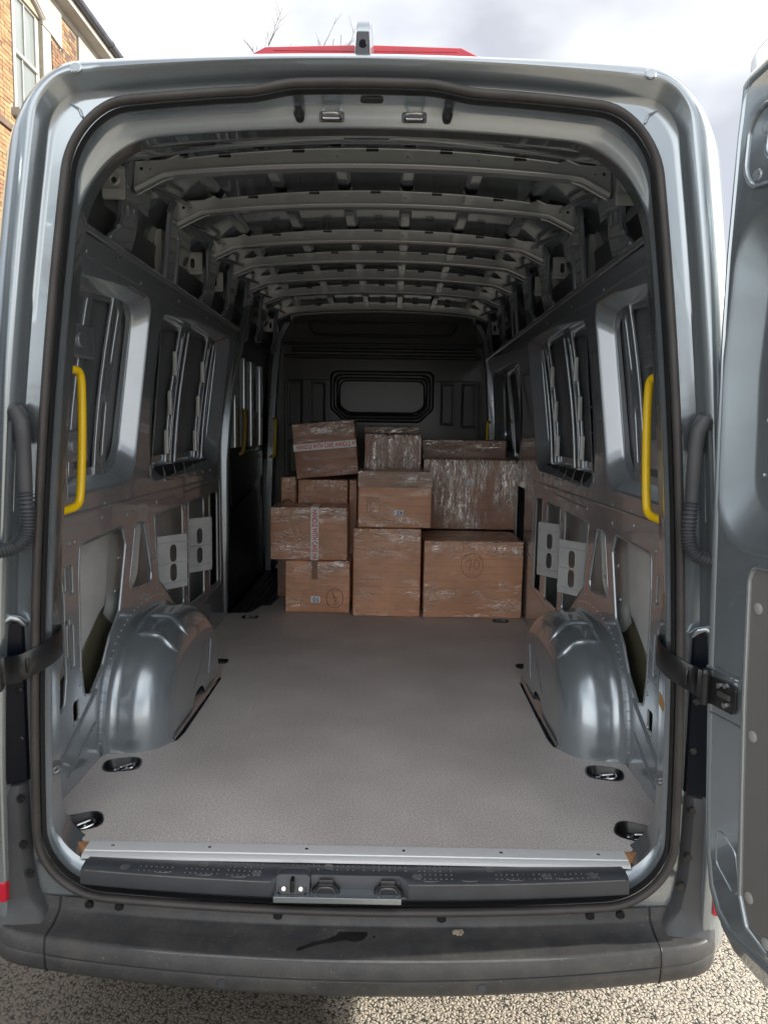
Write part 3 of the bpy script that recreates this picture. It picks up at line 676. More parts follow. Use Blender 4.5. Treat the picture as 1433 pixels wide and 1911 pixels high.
for x in (-.62, -.20, .23, .62, .70, -.70):
    b = MB(); z = -.130+.030*x*x; yy = bump_y(x, -.024); b.tube([(x, yy+.003, z), (x, yy-.004, z-.001), (x, yy-.005, z-.001), (x, yy-.002, z-.001)], [.0125, .0115, .008, .0001], 16)
    vp(b, 'bumper_plug', BLACK, bum)
# seams between bumper centre and corners
for s in (-1, 1):
    b = MB(); x = .778; b.tube([(s*x, bump_y(x, y)-.0, z+.030*x*x*(1-sstep(.02, .06, -y))+.012*x*x*sstep(.1, .17, -z)*1.5-.0010) for y, z in bumper_profile()[:14]], .0022, 6)
    vp(b, 'bumper_gap', RUBBERB, bum)
b = MB(); b.tube([Vector((x, bump_y(x, -.1535)-.0005, -.1545)) for x in [-.770+1.54*i/50 for i in range(51)]], .0036, 8); vp(b, 'step_lip_highlight', HILITE, bum)  # lip highlight put in as a lighter strip
b = MB(); b.tube([Vector((x, bump_y(x, -.1625)+.0012, -.2005+.012*x*x*1.5)) for x in [-.770+1.54*i/50 for i in range(51)]], .0016, 6); vp(b, 'face_groove', RUBBERB, bum)
b = MB(); b.tube([Vector((x, -.0515+.028*x*x, -.0195+.035*x*x)) for x in [-.70+.485*i/16 for i in range(17)]], .0022, 6); vp(b, 'sill_edge_highlight', HILITE, sill)  # bright line on the sill edge, put in as a lighter strip
b = MB(); b.tube([Vector((x, -.0515+.028*x*x, -.0195+.035*x*x)) for x in [.14+.56*i/16 for i in range(17)]], .0022, 6); vp(b, 'sill_edge_highlight', HILITE, sill)
# wet streak on the step
def blot(cx, cy, r, seed, n=26, sx=1, sy=1, z=-.1505):
    pts = []
    for k in range(n):
        a = 2*pi*k/n; rr = r*(1+.45*noise.noise(Vector((cos(a)*1.6+seed, sin(a)*1.6, seed*.7))))
        pts.append((cx+rr*cos(a)*sx, cy+rr*sin(a)*sy, z))
    return pts
b = MB()
streak = [(-.139, -.120), (-.135, -.113), (-.10, -.092), (-.07, -.082), (-.045, -.066), (-.035, -.05), (.0, -.042), (.028, -.040), (.040, -.055), (.030, -.078), (.008, -.088), (-.02, -.082), (-.045, -.090), (-.08, -.098), (-.115, -.115), (-.135, -.125)]
pp = rpoly(streak, .01, 3); b.poly([(x, y, -.1505) for x, y in pp], [tuple(range(len(pp)))])
for (cx, cy, r, sx, sy, sd_) in [(-.255, -.060, .014, 1.1, .6, 2), (-.262, -.068, .006, 1, 1, 3), (-.43, -.055, .013, .8, 1.2, 5), (-.15, -.050, .004, 1, 1, 6), (.22, -.045, .003, 1, 1, 6.5), (.055, -.068, .0035, 1, 1, 8), (.255, -.050, .010, 1.8, .6, 9), (.61, -.037, .012, 2.0, .35, 11)]:
    q = blot(cx, cy+.06*cx*cx, r, sd_, sx=sx, sy=sy); b.poly(q, [tuple(range(len(q)))])
q = blot(-.765+.02, -.045, .030, 4.2, 40, .9, .8); b.poly(q, [tuple(range(len(q)))])
vp(b, 'wet_streak', WETM, bum, smooth=False)

# tail lights ----------------------------------------------------------------
for s in (-1, 1):
    t = empty('tail_light'); pa(t)
    b = MB(); rows = []
    for z, e in [(.225, 0), (.24, .002), (.60, .002), (.645, 0)]:
        rows.append([Vector((s*.850, .0, z)), Vector((s*.852, -.012-e, z)), Vector((s*.872, -.022-e, z)), Vector((s*.925, -.058-e, z)), Vector((s*.955, -.052, z)), Vector((s*.995, .0, z)), Vector((s*1.01, .08, z))])
    b.loft(rows, closed=False); vp(b, 'lamp_housing', TAILBLK, t)
    b = MB()
    pts = [Vector((s*.846, -.006, .640)), Vector((s*.856, -.018, .655)), Vector((s*.872, -.026, .662)), Vector((s*.890, -.034, .650)), Vector((s*.93, -.05, .635))]
    b.tube(pts, .009, 10); vp(b, 'lamp_top_trim', PAINT, t)
    b = MB()
    for z in (.47, .34):
        b = MB(); b.cyl((s*.862, -.015, z), (0, -1, 0), .009, .008, 12, bev=.002); vp(b, 'lamp_screw', BLACK, t)
    b = MB(); x0 = .895 if s == -1 else .922; b.box(min(s*x0, s*.965), max(s*x0, s*.965), -.058, -.02, -.085, -.030, .006)
    vp(b, 'red_lamp', REDLENS, t)

# interior side walls ----------------------------------------------------------
def R87(y, z, X=.87):
    """measured on plane x=X seen from the rear; gives real (y,z) on the leaning wall"""
    zr = z
    for _ in range(12):
        x = wallx(zr)+(X-.87)*1.05; zr = 1.14+(z-1.14)*x/X
    return ((y+1.84)*x/X-1.84, zr)
def RR(L_, X=.87): return [R87(y, z, X) for y, z in L_]
hA = RR([(.375, .784), (.618, .792), (.735, .796), (.768, .731), (.690, .501), (.596, .440), (.527, .359), (.430, .297), (.374, .311), (.358, .401), (.362, .681)])
hB = RR([(.871, .790), (.965, .786), (1.044, .573), (1.030, .533), (.809, .552), (.798, .593)])
hC = RR([(1.085, .796), (1.49, .804), (1.49, .335), (1.376, .350), (1.189, .485), (1.125, .524)])
hD = RR([(1.585, .804), (1.869, .806), (1.863, .305), (1.575, .318)])
hE = RR([(1.985, .809), (2.156, .806), (2.156, .301), (1.975, .315)])
W1o = RR([(.30, 1.588), (.88, 1.645), (1.140, 1.645), (.885, .945), (.30, .935)]); r1 = [0, .3, .08, .15, 0]
W1i = RR([(.30, 1.553), (.85, 1.60), (1.080, 1.605), (.855, .985), (.30, .985)], .90)
W2o = RR([(1.262, 1.61), (1.80, 1.66), (2.590, 1.68), (2.20, .945), (1.06, .925)]); r2 = [.03, .4, .10, .14, .05]
W2i = RR([(1.39, 1.585), (1.83, 1.625), (2.475, 1.638), (2.14, 1.01), (1.21, 1.0)], .90)
W3o = RR([(2.80, 1.60), (3.2, 1.61), (3.9, 1.61), (4.0, 1.55), (3.85, 1.12), (3.75, .99), (2.9, .93), (2.72, .98)])
W3i = RR([(2.90, 1.56), (3.2, 1.575), (3.8, 1.575), (3.88, 1.53), (3.75, 1.12), (3.66, 1.02), (2.98, .98), (2.85, 1.02)], .90)
def small_holes():
    hs = []
    for (y, z, w, h) in [(.268, .70, .035, .085), (.275, .52, .03, .12), (.305, .69, .03, .09), (.300, .49, .03, .14), (.315, .285, .042, .065)]:
        y2, z2 = R87(y, z); hs.append(rpoly([(y2-w/2, z2-h/2), (y2+w/2, z2-h/2), (y2+w/2, z2+h/2), (y2-w/2, z2+h/2)], .010, 3))
    y2, z2 = R87(.225, .50); hs.append(rpoly([(y2-.03, z2-.20), (y2+.015, z2-.18), (y2+.035, z2-.10), (y2+.035, z2+.18), (y2+.015, z2+.24), (y2-.03, z2+.25)], .02, 3))
    for y, z in [(.37+.21*i, .905) for i in range(9)]: y2, z2 = R87(y, z-.012); hs.append(circle(y2, z2, .0035, 6))
    for y, z in [(.55, .85), (.78, .83), (.30, .80), (.34, .80), (.84, .70), (.86, .62), (1.06, .65), (.30, .25), (.33, .22), (.39, .255), (.70, .69), (.66, .58), (1.10, .50), (.35, .40), (.345, .36), (.24, .95), (1.14, 1.25), (1.12, 1.15), (.50, 1.68), (1.0, 1.68), (1.5, 1.70), (2.0, 1.70)]:
        y2, z2 = R87(y, z); hs.append(circle(y2, z2, .006, 8))
    y2, z2 = R87(1.04, .975); hs.append(oval(y2, z2, .035, .06))
    for y in (1.54, 1.52): y2, z2 = R87(y, .60)
    for k in range(7): y2, z2 = R87(1.535, .36+.07*k); hs.append(oval(y2, z2, .008, .022))
    return hs
levels = [.95+.06*i for i in range(15)]
SIDE = {}
for s in (-1, 1):
    t = empty('side_wall', (0, 0, 0)); pa(t)
    yend = 2.62 if s == -1 else 4.28
    ol = [(.135, -.04), (.60, -.04), (.64, .05), (.655, .15), (.70, .26), (.80, .345), (.95, .392), (1.12, .405), (1.30, .39), (1.46, .34), (1.57, .24), (1.61, .12), (1.62, -.04), (yend, -.04), (yend, 1.745), (.135, 1.71)]
    hs = [rpoly(h, .03, 4) for h in (hA, hB, hC, hD, hE)] + small_holes()
    hs += [rpoly(w, r_, 8) for w, r_ in (((W1o, r1), (W2o, r2)) if s == -1 else ((W1o, r1), (W2o, r2), (W3o, .08)))]
    if s == 1:
        hs += [rpoly([(2.75, .33), (3.05, .31), (3.05, .80), (2.75, .80)], .03, 4), rpoly([(3.15, .30), (3.6, .28), (3.6, .80), (3.15, .80)], .03, 4)]
    pb = slice_v(plate(rpoly(ol, .01, 3), hs, .010, .004, 2), levels)
    b = MB(); b.merge(pb, fn=lambda c: Vector((s*(wallx(c.y)+c.z), c.x, c.y)))
    vp(b, 'inner_panel', PAINTIN, t, angle=42)
    # pressed rounded rims around the openings
    for h in (hA, hB, hC, hD, hE):
        b = MB(); hh = dedupe(rpoly(h, .03, 5)); b.tube([Vector((s*(wallx(z)-.002), y, z)) for y, z in hh], .0060, 8, closed=True)
        vp(b, 'pressed_rim', PAINTIN, t)
    # rails
    for (z, r_, y0, y1) in [(.868, .006, .16, 2.50), (1.728, .012, .16, yend-.02), (1.655, .004, .16, 2.5)]:
        b = MB(); b.tube([Vector((s*(wallx(z)-.004), y0+(y1-y0)*i/12, z)) for i in range(13)], r_, 8); vp(b, 'pressed_rail', PAINTIN, t)
    # frame around openings D,E
    b = MB(); fr = dedupe(rpoly(RR([(1.06, .845), (2.215, .865), (2.225, .29), (1.62, .265), (1.50, .30)]), .03, 4))
    b.tube([Vector((s*(wallx(z)-.003), y, z)) for y, z in fr[4:-6]], .006, 8); vp(b, 'pressed_rail', PAINTIN, t)
    # window recess rims
    for wo_, wi_, r_ in (((W1o, W1i, r1), (W2o, W2i, r2)) if s == -1 else ((W1o, W1i, r1), (W2o, W2i, r2), (W3o, W3i, .08))):
        a0 = rpoly(wo_, r_, 8); a1 = rpoly(wi_, r_, 8)
        b = MB(); loops = []
        for tt, dx in [(-.05, -.0045), (0.02, -.006), (.10, -.003), (.2, .004), (.85, .042), (.96, .050), (1.0, .053), (1.0, .060)]:
            loops.append([Vector((s*(wallx(p[1]+(q[1]-p[1])*tt)+dx), p[0]+(q[0]-p[0])*tt, p[1]+(q[1]-p[1])*tt)) for p, q in zip(a0, a1)])
        b.loft(loops); vp(b, 'window_recess', PAINTIN, t, angle=60)
        # glazing channel lip
        b = MB(); a2 = [(p[0], p[1]) for p in a1]; cy = sum(p[0] for p in a2)/len(a2); cz = sum(p[1] for p in a2)/len(a2)
        lp = [[Vector((s*(wallx(p[1])+.055), cy+(p[0]-cy)*k, cz+(p[1]-cz)*k)) for p in a2] for k in (1.0, .985, .93)]
        lp.append([Vector((s*(wallx(p[1])+.068), cy+(p[0]-cy)*.925, cz+(p[1]-cz)*.925)) for p in a2])
        b.loft(lp); vp(b, 'recess_lip', RAWIN if False else PAINTIN, t, angle=50)
    # inner vertical stiffeners with slots seen inside the recesses
    def stiff(y0, y1, z0, z1, dx, name='stiffener', nslots=2, m=PAINTIN):
        w = y1-y0; hs2 = []
        for k in range(nslots):
            zc = z0+(z1-z0)*(k+.5)/nslots; hs2.append(oval((y0+y1)/2, zc, w*.34, (z1-z0)/nslots*.62))
        pb = slice_v(plate(rpoly([(y0, z0), (y1, z0), (y1, z1), (y0, z1)], .01, 2), hs2, .014, .005, 2), [z0+(z1-z0)*i/6 for i in range(1, 6)])
        b = MB(); b.merge(pb, fn=lambda c: Vector((s*(wallx(c.y)+dx+c.z), c.x+ (c.y-1.3)*.10, c.y))); return vp(b, name, m, t)
    stiff(.80, .90, .97, 1.63, .055)
    stiff(.60, .64, .97, 1.63, .060, nslots=0)
    stiff(1.62, 1.70, .97, 1.63, .050); stiff(1.715, 1.74, .98, 1.60, .035, nslots=0)
    stiff(2.12, 2.20, .97, 1.63, .050); stiff(2.215, 2.24, .98, 1.60, .035, nslots=0)
    if s == 1: stiff(3.1, 3.2, .97, 1.6, .05); stiff(3.5, 3.6, .97, 1.6, .05)
    for yy in (1.60, 2.10):       # clip tabs on the stiffeners
        for zz in (1.08, 1.26, 1.44):
            b = MB(); x = wallx(zz)+.032; b.box(min(s*x, s*(x+.02)), max(s*x, s*(x+.02)), yy+(zz-1.3)*.1, yy+(zz-1.3)*.1+.018, zz-.055, zz+.055, .005); vp(b, 'clip_tab', RAWIN, t)
    for zz in (1.42, 1.08):       # black cross brackets in the rear recess
        b = MB(); x = wallx(zz)+.04; b.box(min(s*x, s*(x+.03)), max(s*x, s*(x+.03)), .36, .70, zz-.055, zz+.055, .012)
        b.merge(plate(oval(.58, zz, .07, .05), [], .012, .004), fn=lambda c: Vector((s*(x-.002+c.z), c.x, c.y)))
        vp(b, 'cross_bracket', PAINTIN, t)
    # ribbed lower shelf of the second recess
    b = MB(); x = .92
    sh = RR([(1.17, .985), (1.24, .925), (2.16, .940), (2.24, .99)])
    pb = plate(rpoly(sh, .02, 4), [], .004, .001); b.merge(pb, fn=lambda c: Vector((s*(x+.004+(c.y-.93)*.55+c.z), c.x, c.y+.0)))
    vp(b, 'recess_shelf', BULK, t)
    for k in range(6):
        yy = 1.40+.165*k; b = MB(); b.tube([Vector((s*(x-.004), yy, .915)), Vector((s*(x+.012), yy+.05, .94)), Vector((s*(x+.035), yy+.085, .975))], .009, 8, flat=.7); vp(b, 'shelf_rib', PAINTIN, t)
    # pale perforated brackets low behind the panel
    for (y0, y1, z0, z1, px) in ((1.475, 1.60, .405, .655, .985), (1.90, 2.03, .405, .685, .975)):
        hs3 = [oval((y0+y1)/2+.0, z0+(z1-z0)*k, .042, .082) for k in (.30, .66)]
        b = MB(); b.merge(plate(rpoly([(y0-.03, z0), (y1+.02, z0), (y1+.02, z1), (y0-.03, z1)], .004, 2), hs3, .004, .0012),
                          fn=lambda c: Vector((s*(px-.035-(c.x-y0)*.55+c.z*.6), y0+(c.x-y0)*.75, c.y)))
        for k in (.12, .48, .86):
            b.tube([Vector((s*(px-.035+.0165-.003), y0-.023, z0+(z1-z0)*k)), Vector((s*(px-.035-(y1+.02-y0)*.55-.003), y0+(y1+.02-y0)*.75, z0+(z1-z0)*k))], .0035, 6)
        vp(b, 'perforated_bracket', ALU if False else RAWIN, t)
    # outer skin seen from inside
    b = MB(); rows = []
    for i in range(24):
        y = .14+i*(4.25-.14)/23; row = []
        for j in range(26):
            z = -.02+j*1.90/25
            bulge = .985+.055*sstep(.13, .8, y)-.042*z*z-.02*sstep(.75, .9, z)*(1-sstep(.92, 1.02, z))
            row.append(Vector((s*bulge, y, z)))
        rows.append(row)
    b.loft([r[:13] for r in rows], closed=False); vp(b, 'outer_skin', RAWIN, t)
    b = MB(); b.loft([r[12:] for r in rows], closed=False); vp(b, 'upper_outer_skin', SKINSHADE, t)  # same skin as the lower half, darkened to paint in recess shade
    # creased outer wheel housing behind opening A
    b = MB(); g_ = [[(.30, .985, .90), (.60, .962, .90), (.86, .940, .90), (.885, .955, .90), (.91, .985, .90), (1.18, .932, .90)],
                    [(.30, .985, .70), (.60, .962, .70), (.79, .937, .70), (.82, .952, .70), (.85, .983, .70), (1.12, .932, .70)],
                    [(.30, .985, .56), (.58, .962, .56), (.76, .936, .56), (.782, .946, .56), (.81, .975, .56), (1.08, .932, .56)],
                    [(.30, .985, .50), (.52, .965, .49), (.70, .940, .49), (.785, .952, .50), (.84, .960, .49), (1.0, .935, .48)],
                    [(.30, .985, .30), (.42, .975, .32), (.56, .962, .36), (.785, .985, .46), (.90, .965, .40), (1.0, .945, .36)]]
    b.loft([[Vector((s*x, y, z)) for (y, x, z) in r] for r in g_], closed=False); vp(b, 'wheel_housing_skin', RAWIN, t, angle=70)
    b = MB(); b.tube(spline([Vector((s*.962, .884, .89)), Vector((s*.958, .82, .70)), Vector((s*.950, .783, .56)), Vector((s*.955, .787, .50)), Vector((s*.972, .790, .44))], 5), .0065, 8, flat=.6); vp(b, 'crease_shade', RUBBER, t)  # dark strip standing in for the shade inside the crease
    b = MB(); b.loft([[Vector((s*x, y, z)) for y, z in [(.28, .02), (.34, .14), (.42, .28), (.56, .42), (.80, .52)]] for x in (.978, .966)]+[[Vector((s*.972, y, z)) for y, z in [(.60, -.02), (.66, .08), (.74, .20), (.86, .30), (1.05, .34)]]], closed=False); vp(b, 'wheel_liner', LINER, t)
    b = MB(); b.tube([Vector((s*.958, .40+.30*q/8+.0*q, .10+.36*sin(q/8*1.35))) for q in range(9)], .006, 8, flat=.5); vp(b, 'liner_ridge', LINER, t)
    # sloped lower rear panel + embossing near the sill
    b = MB(); b.tube([Vector((s*.914, y, z)) for y, z in [(.16, .03), (.30, .11), (.60, .25)]], .006, 8); b.tube([Vector((s*.914, y, z)) for y, z in [(.36, .05), (.58, .14)]], .004, 8)
    vp(b, 'lower_emboss', PAINTIN, t)
    # bolts seam along the arch
    b = MB()
    for k in range(26):
        th = pi*.02+k*pi*.60/25; y = 1.13-.515*abs(cos(th))**.85*(1 if cos(th) > 0 else -1); z = .01+.43*sin(th)**.85
        b.cyl((s*.914, y, z), (-s, 0, 0), .0026, .002, 6)
    o = vp(b, 'spot_weld', RAWIN, t); tag(o, kind='stuff')
    # amber tape on the pillar
    b = MB(); xx = s*(.822-.04*.2); z_ = .475 if s == -1 else .43
    b.poly([(xx-s*.0005, .065, z_-.022), (xx+s*.0065, .118, z_-.016), (xx+s*.0065, .118, z_+.018), (xx-s*.0005, .065, z_+.012)], [(0, 1, 2, 3)]); 
    for v in b.bm.verts: v.co.x -= s*.0015
    vp(b, 'amber_sticker', ORTAPE, t, smooth=False)

# wheel arches ------------------------------------------------------------------
for s in (-1, 1):
    b = MB()
    def arch(x, sc, grow=0):
        pts = []
        n = 40
        for k in range(n+1):
            th = pi*k/n; c_, s_ = cos(th), sin(th); e = 2/2.7
            y = 1.13-(.475*sc+grow)*math.copysign(abs(c_)**e, c_); z = (.405*sc+grow*.8)*abs(s_)**e
            pts.append(Vector((s*x, y, z-.012)))
        return pts
    L2 = [arch(.925, 1.0, .022), arch(.905, 1.0, .020), arch(.897, 1.0, .008), arch(.885, 1.0), arch(.86, .997)]
    R_ = .125
    for k in range(13):
        a = pi/2*k/12; L2.append(arch(.705+R_-R_*sin(a), 1-(R_*(1-cos(a)))/.475*1.05+0))
    for x, sc in ((.704, .60), (.703, .40), (.7025, .2)): L2.append(arch(x, sc))
    b.loft(L2, closed=False)
    w = vp(b, 'wheel_arch', ARCHM, angle=50)
    # base flange
    b = MB(); base = [(.915, .655), (.83, .672), (.76, .70), (.715, .765), (.705, .84), (.703, 1.47), (.74, 1.56), (.90, 1.61)]
    bp_ = spline([(x, y, 0) for x, y in base], 5)
    b.loft([[Vector((s*(p.x+.02), p.y+.012, .030)) for p in bp_], [Vector((s*(p.x+.006), p.y, .018)) for p in bp_], [Vector((s*(p.x-.004), p.y-.008, .006)) for p in bp_], [Vector((s*(p.x-.006), p.y-.010, .001)) for p in bp_]], closed=False)
    vp(b, 'arch_flange', ARCHM, w)
    # embossed ribs following the surface
    def surf(x_u, y_v):  # point on arch shoulder: find by param
        return None
    def sp(x, th, lift=.0):
        a = math.acos(max(-1, min(1, 1)))
        if x > .705+R_: sc = 1
        else:
            sa = (.705+R_-x)/R_; ca = sqrt(max(0, 1-min(1, sa)**2)); sc = 1-(R_*(1-ca))/.475*1.05
        e = 2/2.7; c_, s_ = cos(th), sin(th)
        return Vector((s*x, 1.13-.475*sc*math.copysign(abs(c_)**e, c_), .405*sc*abs(s_)**e-.012+lift))
    b = MB()
    for th0, x0, x1 in ((1.15, .87, .718), (1.50, .885, .716)):
        P = [sp(x0-(x0-x1)*i/14, th0-.10*sstep(.5, 1, i/14)) for i in range(15)]
        b = MB(); b.tube(P, [.003, .010]+[.0145]*11+[.010, .003], 10, flat=.8); vp(b, 'arch_rib', ARCHM, w)
    b = MB()
    b.tube([Vector((s*.7035, 1.05+.07*i, .10+.045*i)) for i in range(4)], .003, 6); b.tube([Vector((s*.7035, 1.30, .08)), Vector((s*.7035, 1.34, .22))], .003, 6)
    vp(b, 'arch_crease', ARCHM, w)

# roof inside ---------------------------------------------------------------------
def roofz(x, y):
    r = min(1, .0+sstep(.2, 1.4, y)); base = 2.125+.035*r
    return base-.085*x*x-.55*max(0, abs(x)-.66)**1.6*1.6
b = MB(); rows = []
for i in range(30):
    y = .40+i*(4.3-.40)/29; rows.append([Vector((x, y, roofz(x, y))) for x in [-.93+1.86*j/40 for j in range(41)]])
b.loft(rows, closed=False); vp(b, 'roof_lining', PAINTIN)
BEAMS = [(.78, .810, 0.0), (1.30, .814, .024), (1.93, .820, .037), (2.40, .826, .045), (2.88, .828, .049), (3.38, .830, .056), (4.04, .826, .050), (4.22, .74, .058)]
def beam_outline(xt, dz):
    top = []; bot = []
    k = .10
    def zt(x): return 2.092-k*x*x
    def zb(x): return 2.041-.068*x*x
    pts = [(-xt, 1.955), (-xt+.006, 2.040), (-.70, 2.046), (-.665, zt(.665)+.018-.002)]
    x = -.62
    nts = [-.50, -.25, 0, .25, .50]
    for i in range(26):
        x = -.63+1.26*i/25
        pts.append((x, zt(x)))
    mids = [(.665, zt(.665)+.016), (.70, 2.046), (xt-.006, 2.040), (xt, 1.955), (.71, 2.004)]
    pts += mids
    for i in range(19):
        x = .66-1.32*i/18; pts.append((x, zb(x)))
    pts.append((-.71, 2.004))
    return [(x, z+dz) for x, z in pts]
for bi, (y, xt, dz) in enumerate(BEAMS):
    hs = [circle(x, 2.070-.08*x*x+dz-.004, .0034, 8) for x in (-.6, -.48, -.36, -.12, .12, .36, .48, .6)] + [circle(sx*x, 2.018+dz, r_, 8) for sx in (-1, 1) for x, r_ in ((.785, .006), (.755, .0035))]
    sc = xt/.82
    pb = plate(beam_outline(xt, dz), hs if bi < 6 else [], .004, .0012)
    b = MB(); b.merge(pb, fn=lambda c: Vector((c.x, y+c.z, c.y)))
    # lower and upper flanges
    xsb = [-xt+.002, -.71]+[-.66+1.32*i/18 for i in range(19)]+[.71, xt-.002]
    def zb(x): return (2.041-.068*x*x if abs(x) < .70 else (2.004 if abs(x) < .75 else 1.956))+dz
    b.loft([[Vector((x, y-.001, zb(x)+.001)) for x in xsb], [Vector((x, y-.007, zb(x)-.004)) for x in xsb], [Vector((x, y+.004, zb(x)-.010)) for x in xsb], [Vector((x, y+.05, zb(x)-.008)) for x in xsb], [Vector((x, y+.055, zb(x)+.05)) for x in xsb]], closed=False)
    xst = [-.63+1.26*i/24 for i in range(25)]
    b.loft([[Vector((x, y+.002, 2.092-.10*x*x+dz-.0015)) for x in xst], [Vector((x, y+.03, 2.094-.10*x*x+dz)) for x in xst]], closed=False)
    b.tube([Vector((x, y-.006, zb(x)-.001)) for x in xsb], .0042, 8)
    b.tube([Vector((x, y-.002, 2.092-.10*x*x+dz)) for x in xst], .0025, 6)
    b.tube([Vector((-xt, y-.002, 1.957+dz)), Vector((-xt+.006, y-.002, 2.040+dz)), Vector((-.70, y-.002, 2.046+dz)), Vector((-.655, y-.002, 2.066+dz-.002))], .0022, 6)
    b.tube([Vector((xt, y-.002, 1.957+dz)), Vector((xt-.006, y-.002, 2.040+dz)), Vector((.70, y-.002, 2.046+dz)), Vector((.655, y-.002, 2.066+dz-.002))], .0022, 6)
    bo = vp(b, 'roof_beam', BEAMLIT, angle=28)
    for x in (-.50, -.25, 0, .25, .50):
        c = MB(); z = 2.092-.10*x*x+dz; c.box(x-.022, x+.022, y-.004, y+.012, z-.010, z+.007, .003); vp(c, 'bonding_pad', RUBBERB, bo)
    # braces
    for s in (-1, 1):
        c = MB(); c.tube([Vector((s*(xt-.005), y+.02, 1.94+dz)), Vector((s*.72, y+.02, 1.985+dz)), Vector((s*.68, y+.02, 1.998+dz))], .003, 6); vp(c, 'beam_edge', PAINTIN, bo)
# roof ribs between the beams
ybs = [.42]+[q[0] for q in BEAMS]
for i in range(len(ybs)-1):
    y0, y1 = ybs[i]+.06, ybs[i+1]-.01
    if y1-y0 < .15: continue
    for x in (-.66, -.395, -.13, .13, .395, .66):
        c = MB(); fan = .0; xx = x*1.0; tilt = (.06 if abs(x) > .6 else 0)*(-1 if x < 0 else 1)
        w = .030; m0 = []
        prof = [(-w, 0), (-w*.62, -.020), (w*.62, -.020), (w, 0)]
        c.loft([[Vector((xx+px, y0+(y1-y0)*k, roofz(xx, y0+(y1-y0)*k)+pz-.001)) for px, pz in prof] for k in (0, .5, 1)], closed=False)
        vp(c, 'roof_rib', PAINTIN, angle=20)
    for s in (-1, 1):
        c = MB(); zz = 2.0
        c.loft([[Vector((s*x, y, z)) for x, z in ((.72, roofz(.72, y)-.005), (.80, roofz(.8, y)-.03), (.835, 2.02), (.85, 1.93))] for y in (y0, y0+(y1-y0)*.45)], closed=False)
        c.tube([Vector((s*.83, y0, 2.0)), Vector((s*.79, y0+(y1-y0)*.5, 2.03)), Vector((s*.76, y1, 2.05))], .010, 8)
        vp(c, 'cant_rail_gusset', PAINTIN)
# roof posts along both sides
for s in (-1, 1):
    for bi, (y, xt, dz) in enumerate(BEAMS[:7]):
        t = empty('roof_post'); pa(t)
        if bi in (1, 4):
            ol = [(y-.10, 1.70), (y+.07, 1.70), (y+.08, 2.0), (y+.06, 2.06), (y-.03, 2.06), (y-.075, 2.0)]
            hs = [rpoly([(y+.01, 1.73), (y+.045, 1.74), (y+.05, 1.93), (y+.03, 1.95), (y+.015, 1.92)], .01, 3)]
        else:
            ol = [(y-.17, 1.755), (y-.10, 1.728), (y+.03, 1.745), (y+.07, 1.82), (y+.08, 2.0), (y+.06, 2.06), (y-.03, 2.06), (y-.070, 2.0), (y-.075, 1.84), (y-.10, 1.80)]
            hs = [oval(y-.028, 1.87, .012, .035), oval(y+.03, 1.875, .012, .035)]
        pb = plate(rpoly(ol, .025, 4), hs, .024, .010, 3)
        b = MB(); b.merge(pb, fn=lambda c: Vector((s*(.845-.35*(c.y-1.75)*.25+c.z), c.x, c.y))); vp(b, 'post_panel', PAINTIN, t, angle=50)
        b = MB(); b.tube([Vector((s*.828, q[0], q[1])) for q in rpoly(ol, .025, 3)[-(5 if len(ol) == 6 else 12):-3]], .007, 8); vp(b, 'post_edge', PAINTIN, t)
        if bi == 1:
            b = MB(); b.box(min(s*.868, s*.90), max(s*.868, s*.90), y-.03, y+.055, 1.72, 1.95, .004)
            vp(b, 'post_backing', RAWIN, t)
    for k, (yy, x0, x1, zc) in enumerate([(.57, .768, .838, 1.905), (1.78, .832, .925, 1.925), (2.22, .832, .92, 1.925), (3.52, .84, .92, 1.95), (4.02, .83, .91, 1.95)]):
        b = MB(); xm = (x0+x1)/2; h = .050
        hs = [oval(xm, zc, .020, .046)] if k else [circle(xm, zc+.01, .009, 14)]
        b.merge(plate(rpoly([(x0, zc-h), (x1, zc-h), (x1, zc+h), (x0, zc+h)], .006, 2), hs, .006, .002), fn=lambda c: Vector((s*c.x, yy+c.z, c.y)))
        for zz in (zc-h+.012, zc+h-.012): b.tube([Vector((s*(x0+.004), yy-.004, zz)), Vector((s*(x1-.004), yy-.004, zz))], .0045, 6)
        if k == 0:
            b.tube([Vector((s*(xm+.018*cos(a)), yy-.005, zc+.01+.018*sin(a))) for a in [2*pi*i/14 for i in range(14)]], .003, 6, closed=True)
            b.box(min(s*(x0+.004), s*(x1-.004)), max(s*(x0+.004), s*(x1-.004)), yy-.02, yy-.002, zc-.05, zc-.022, .003)
        vp(b, 'mounting_bracket', RAWIN)
    # dark cable loom behind rail
    b = MB(); b.tube([Vector((s*(.862+.006*noise.noise(Vector((i*.7, s, 1)))), 1.4+.1*i, 1.742+.012*noise.noise(Vector((i*.9, 2, s))))) for i in range(27)], .010, 7); vp(b, 'cable_loom', RUBBERB)

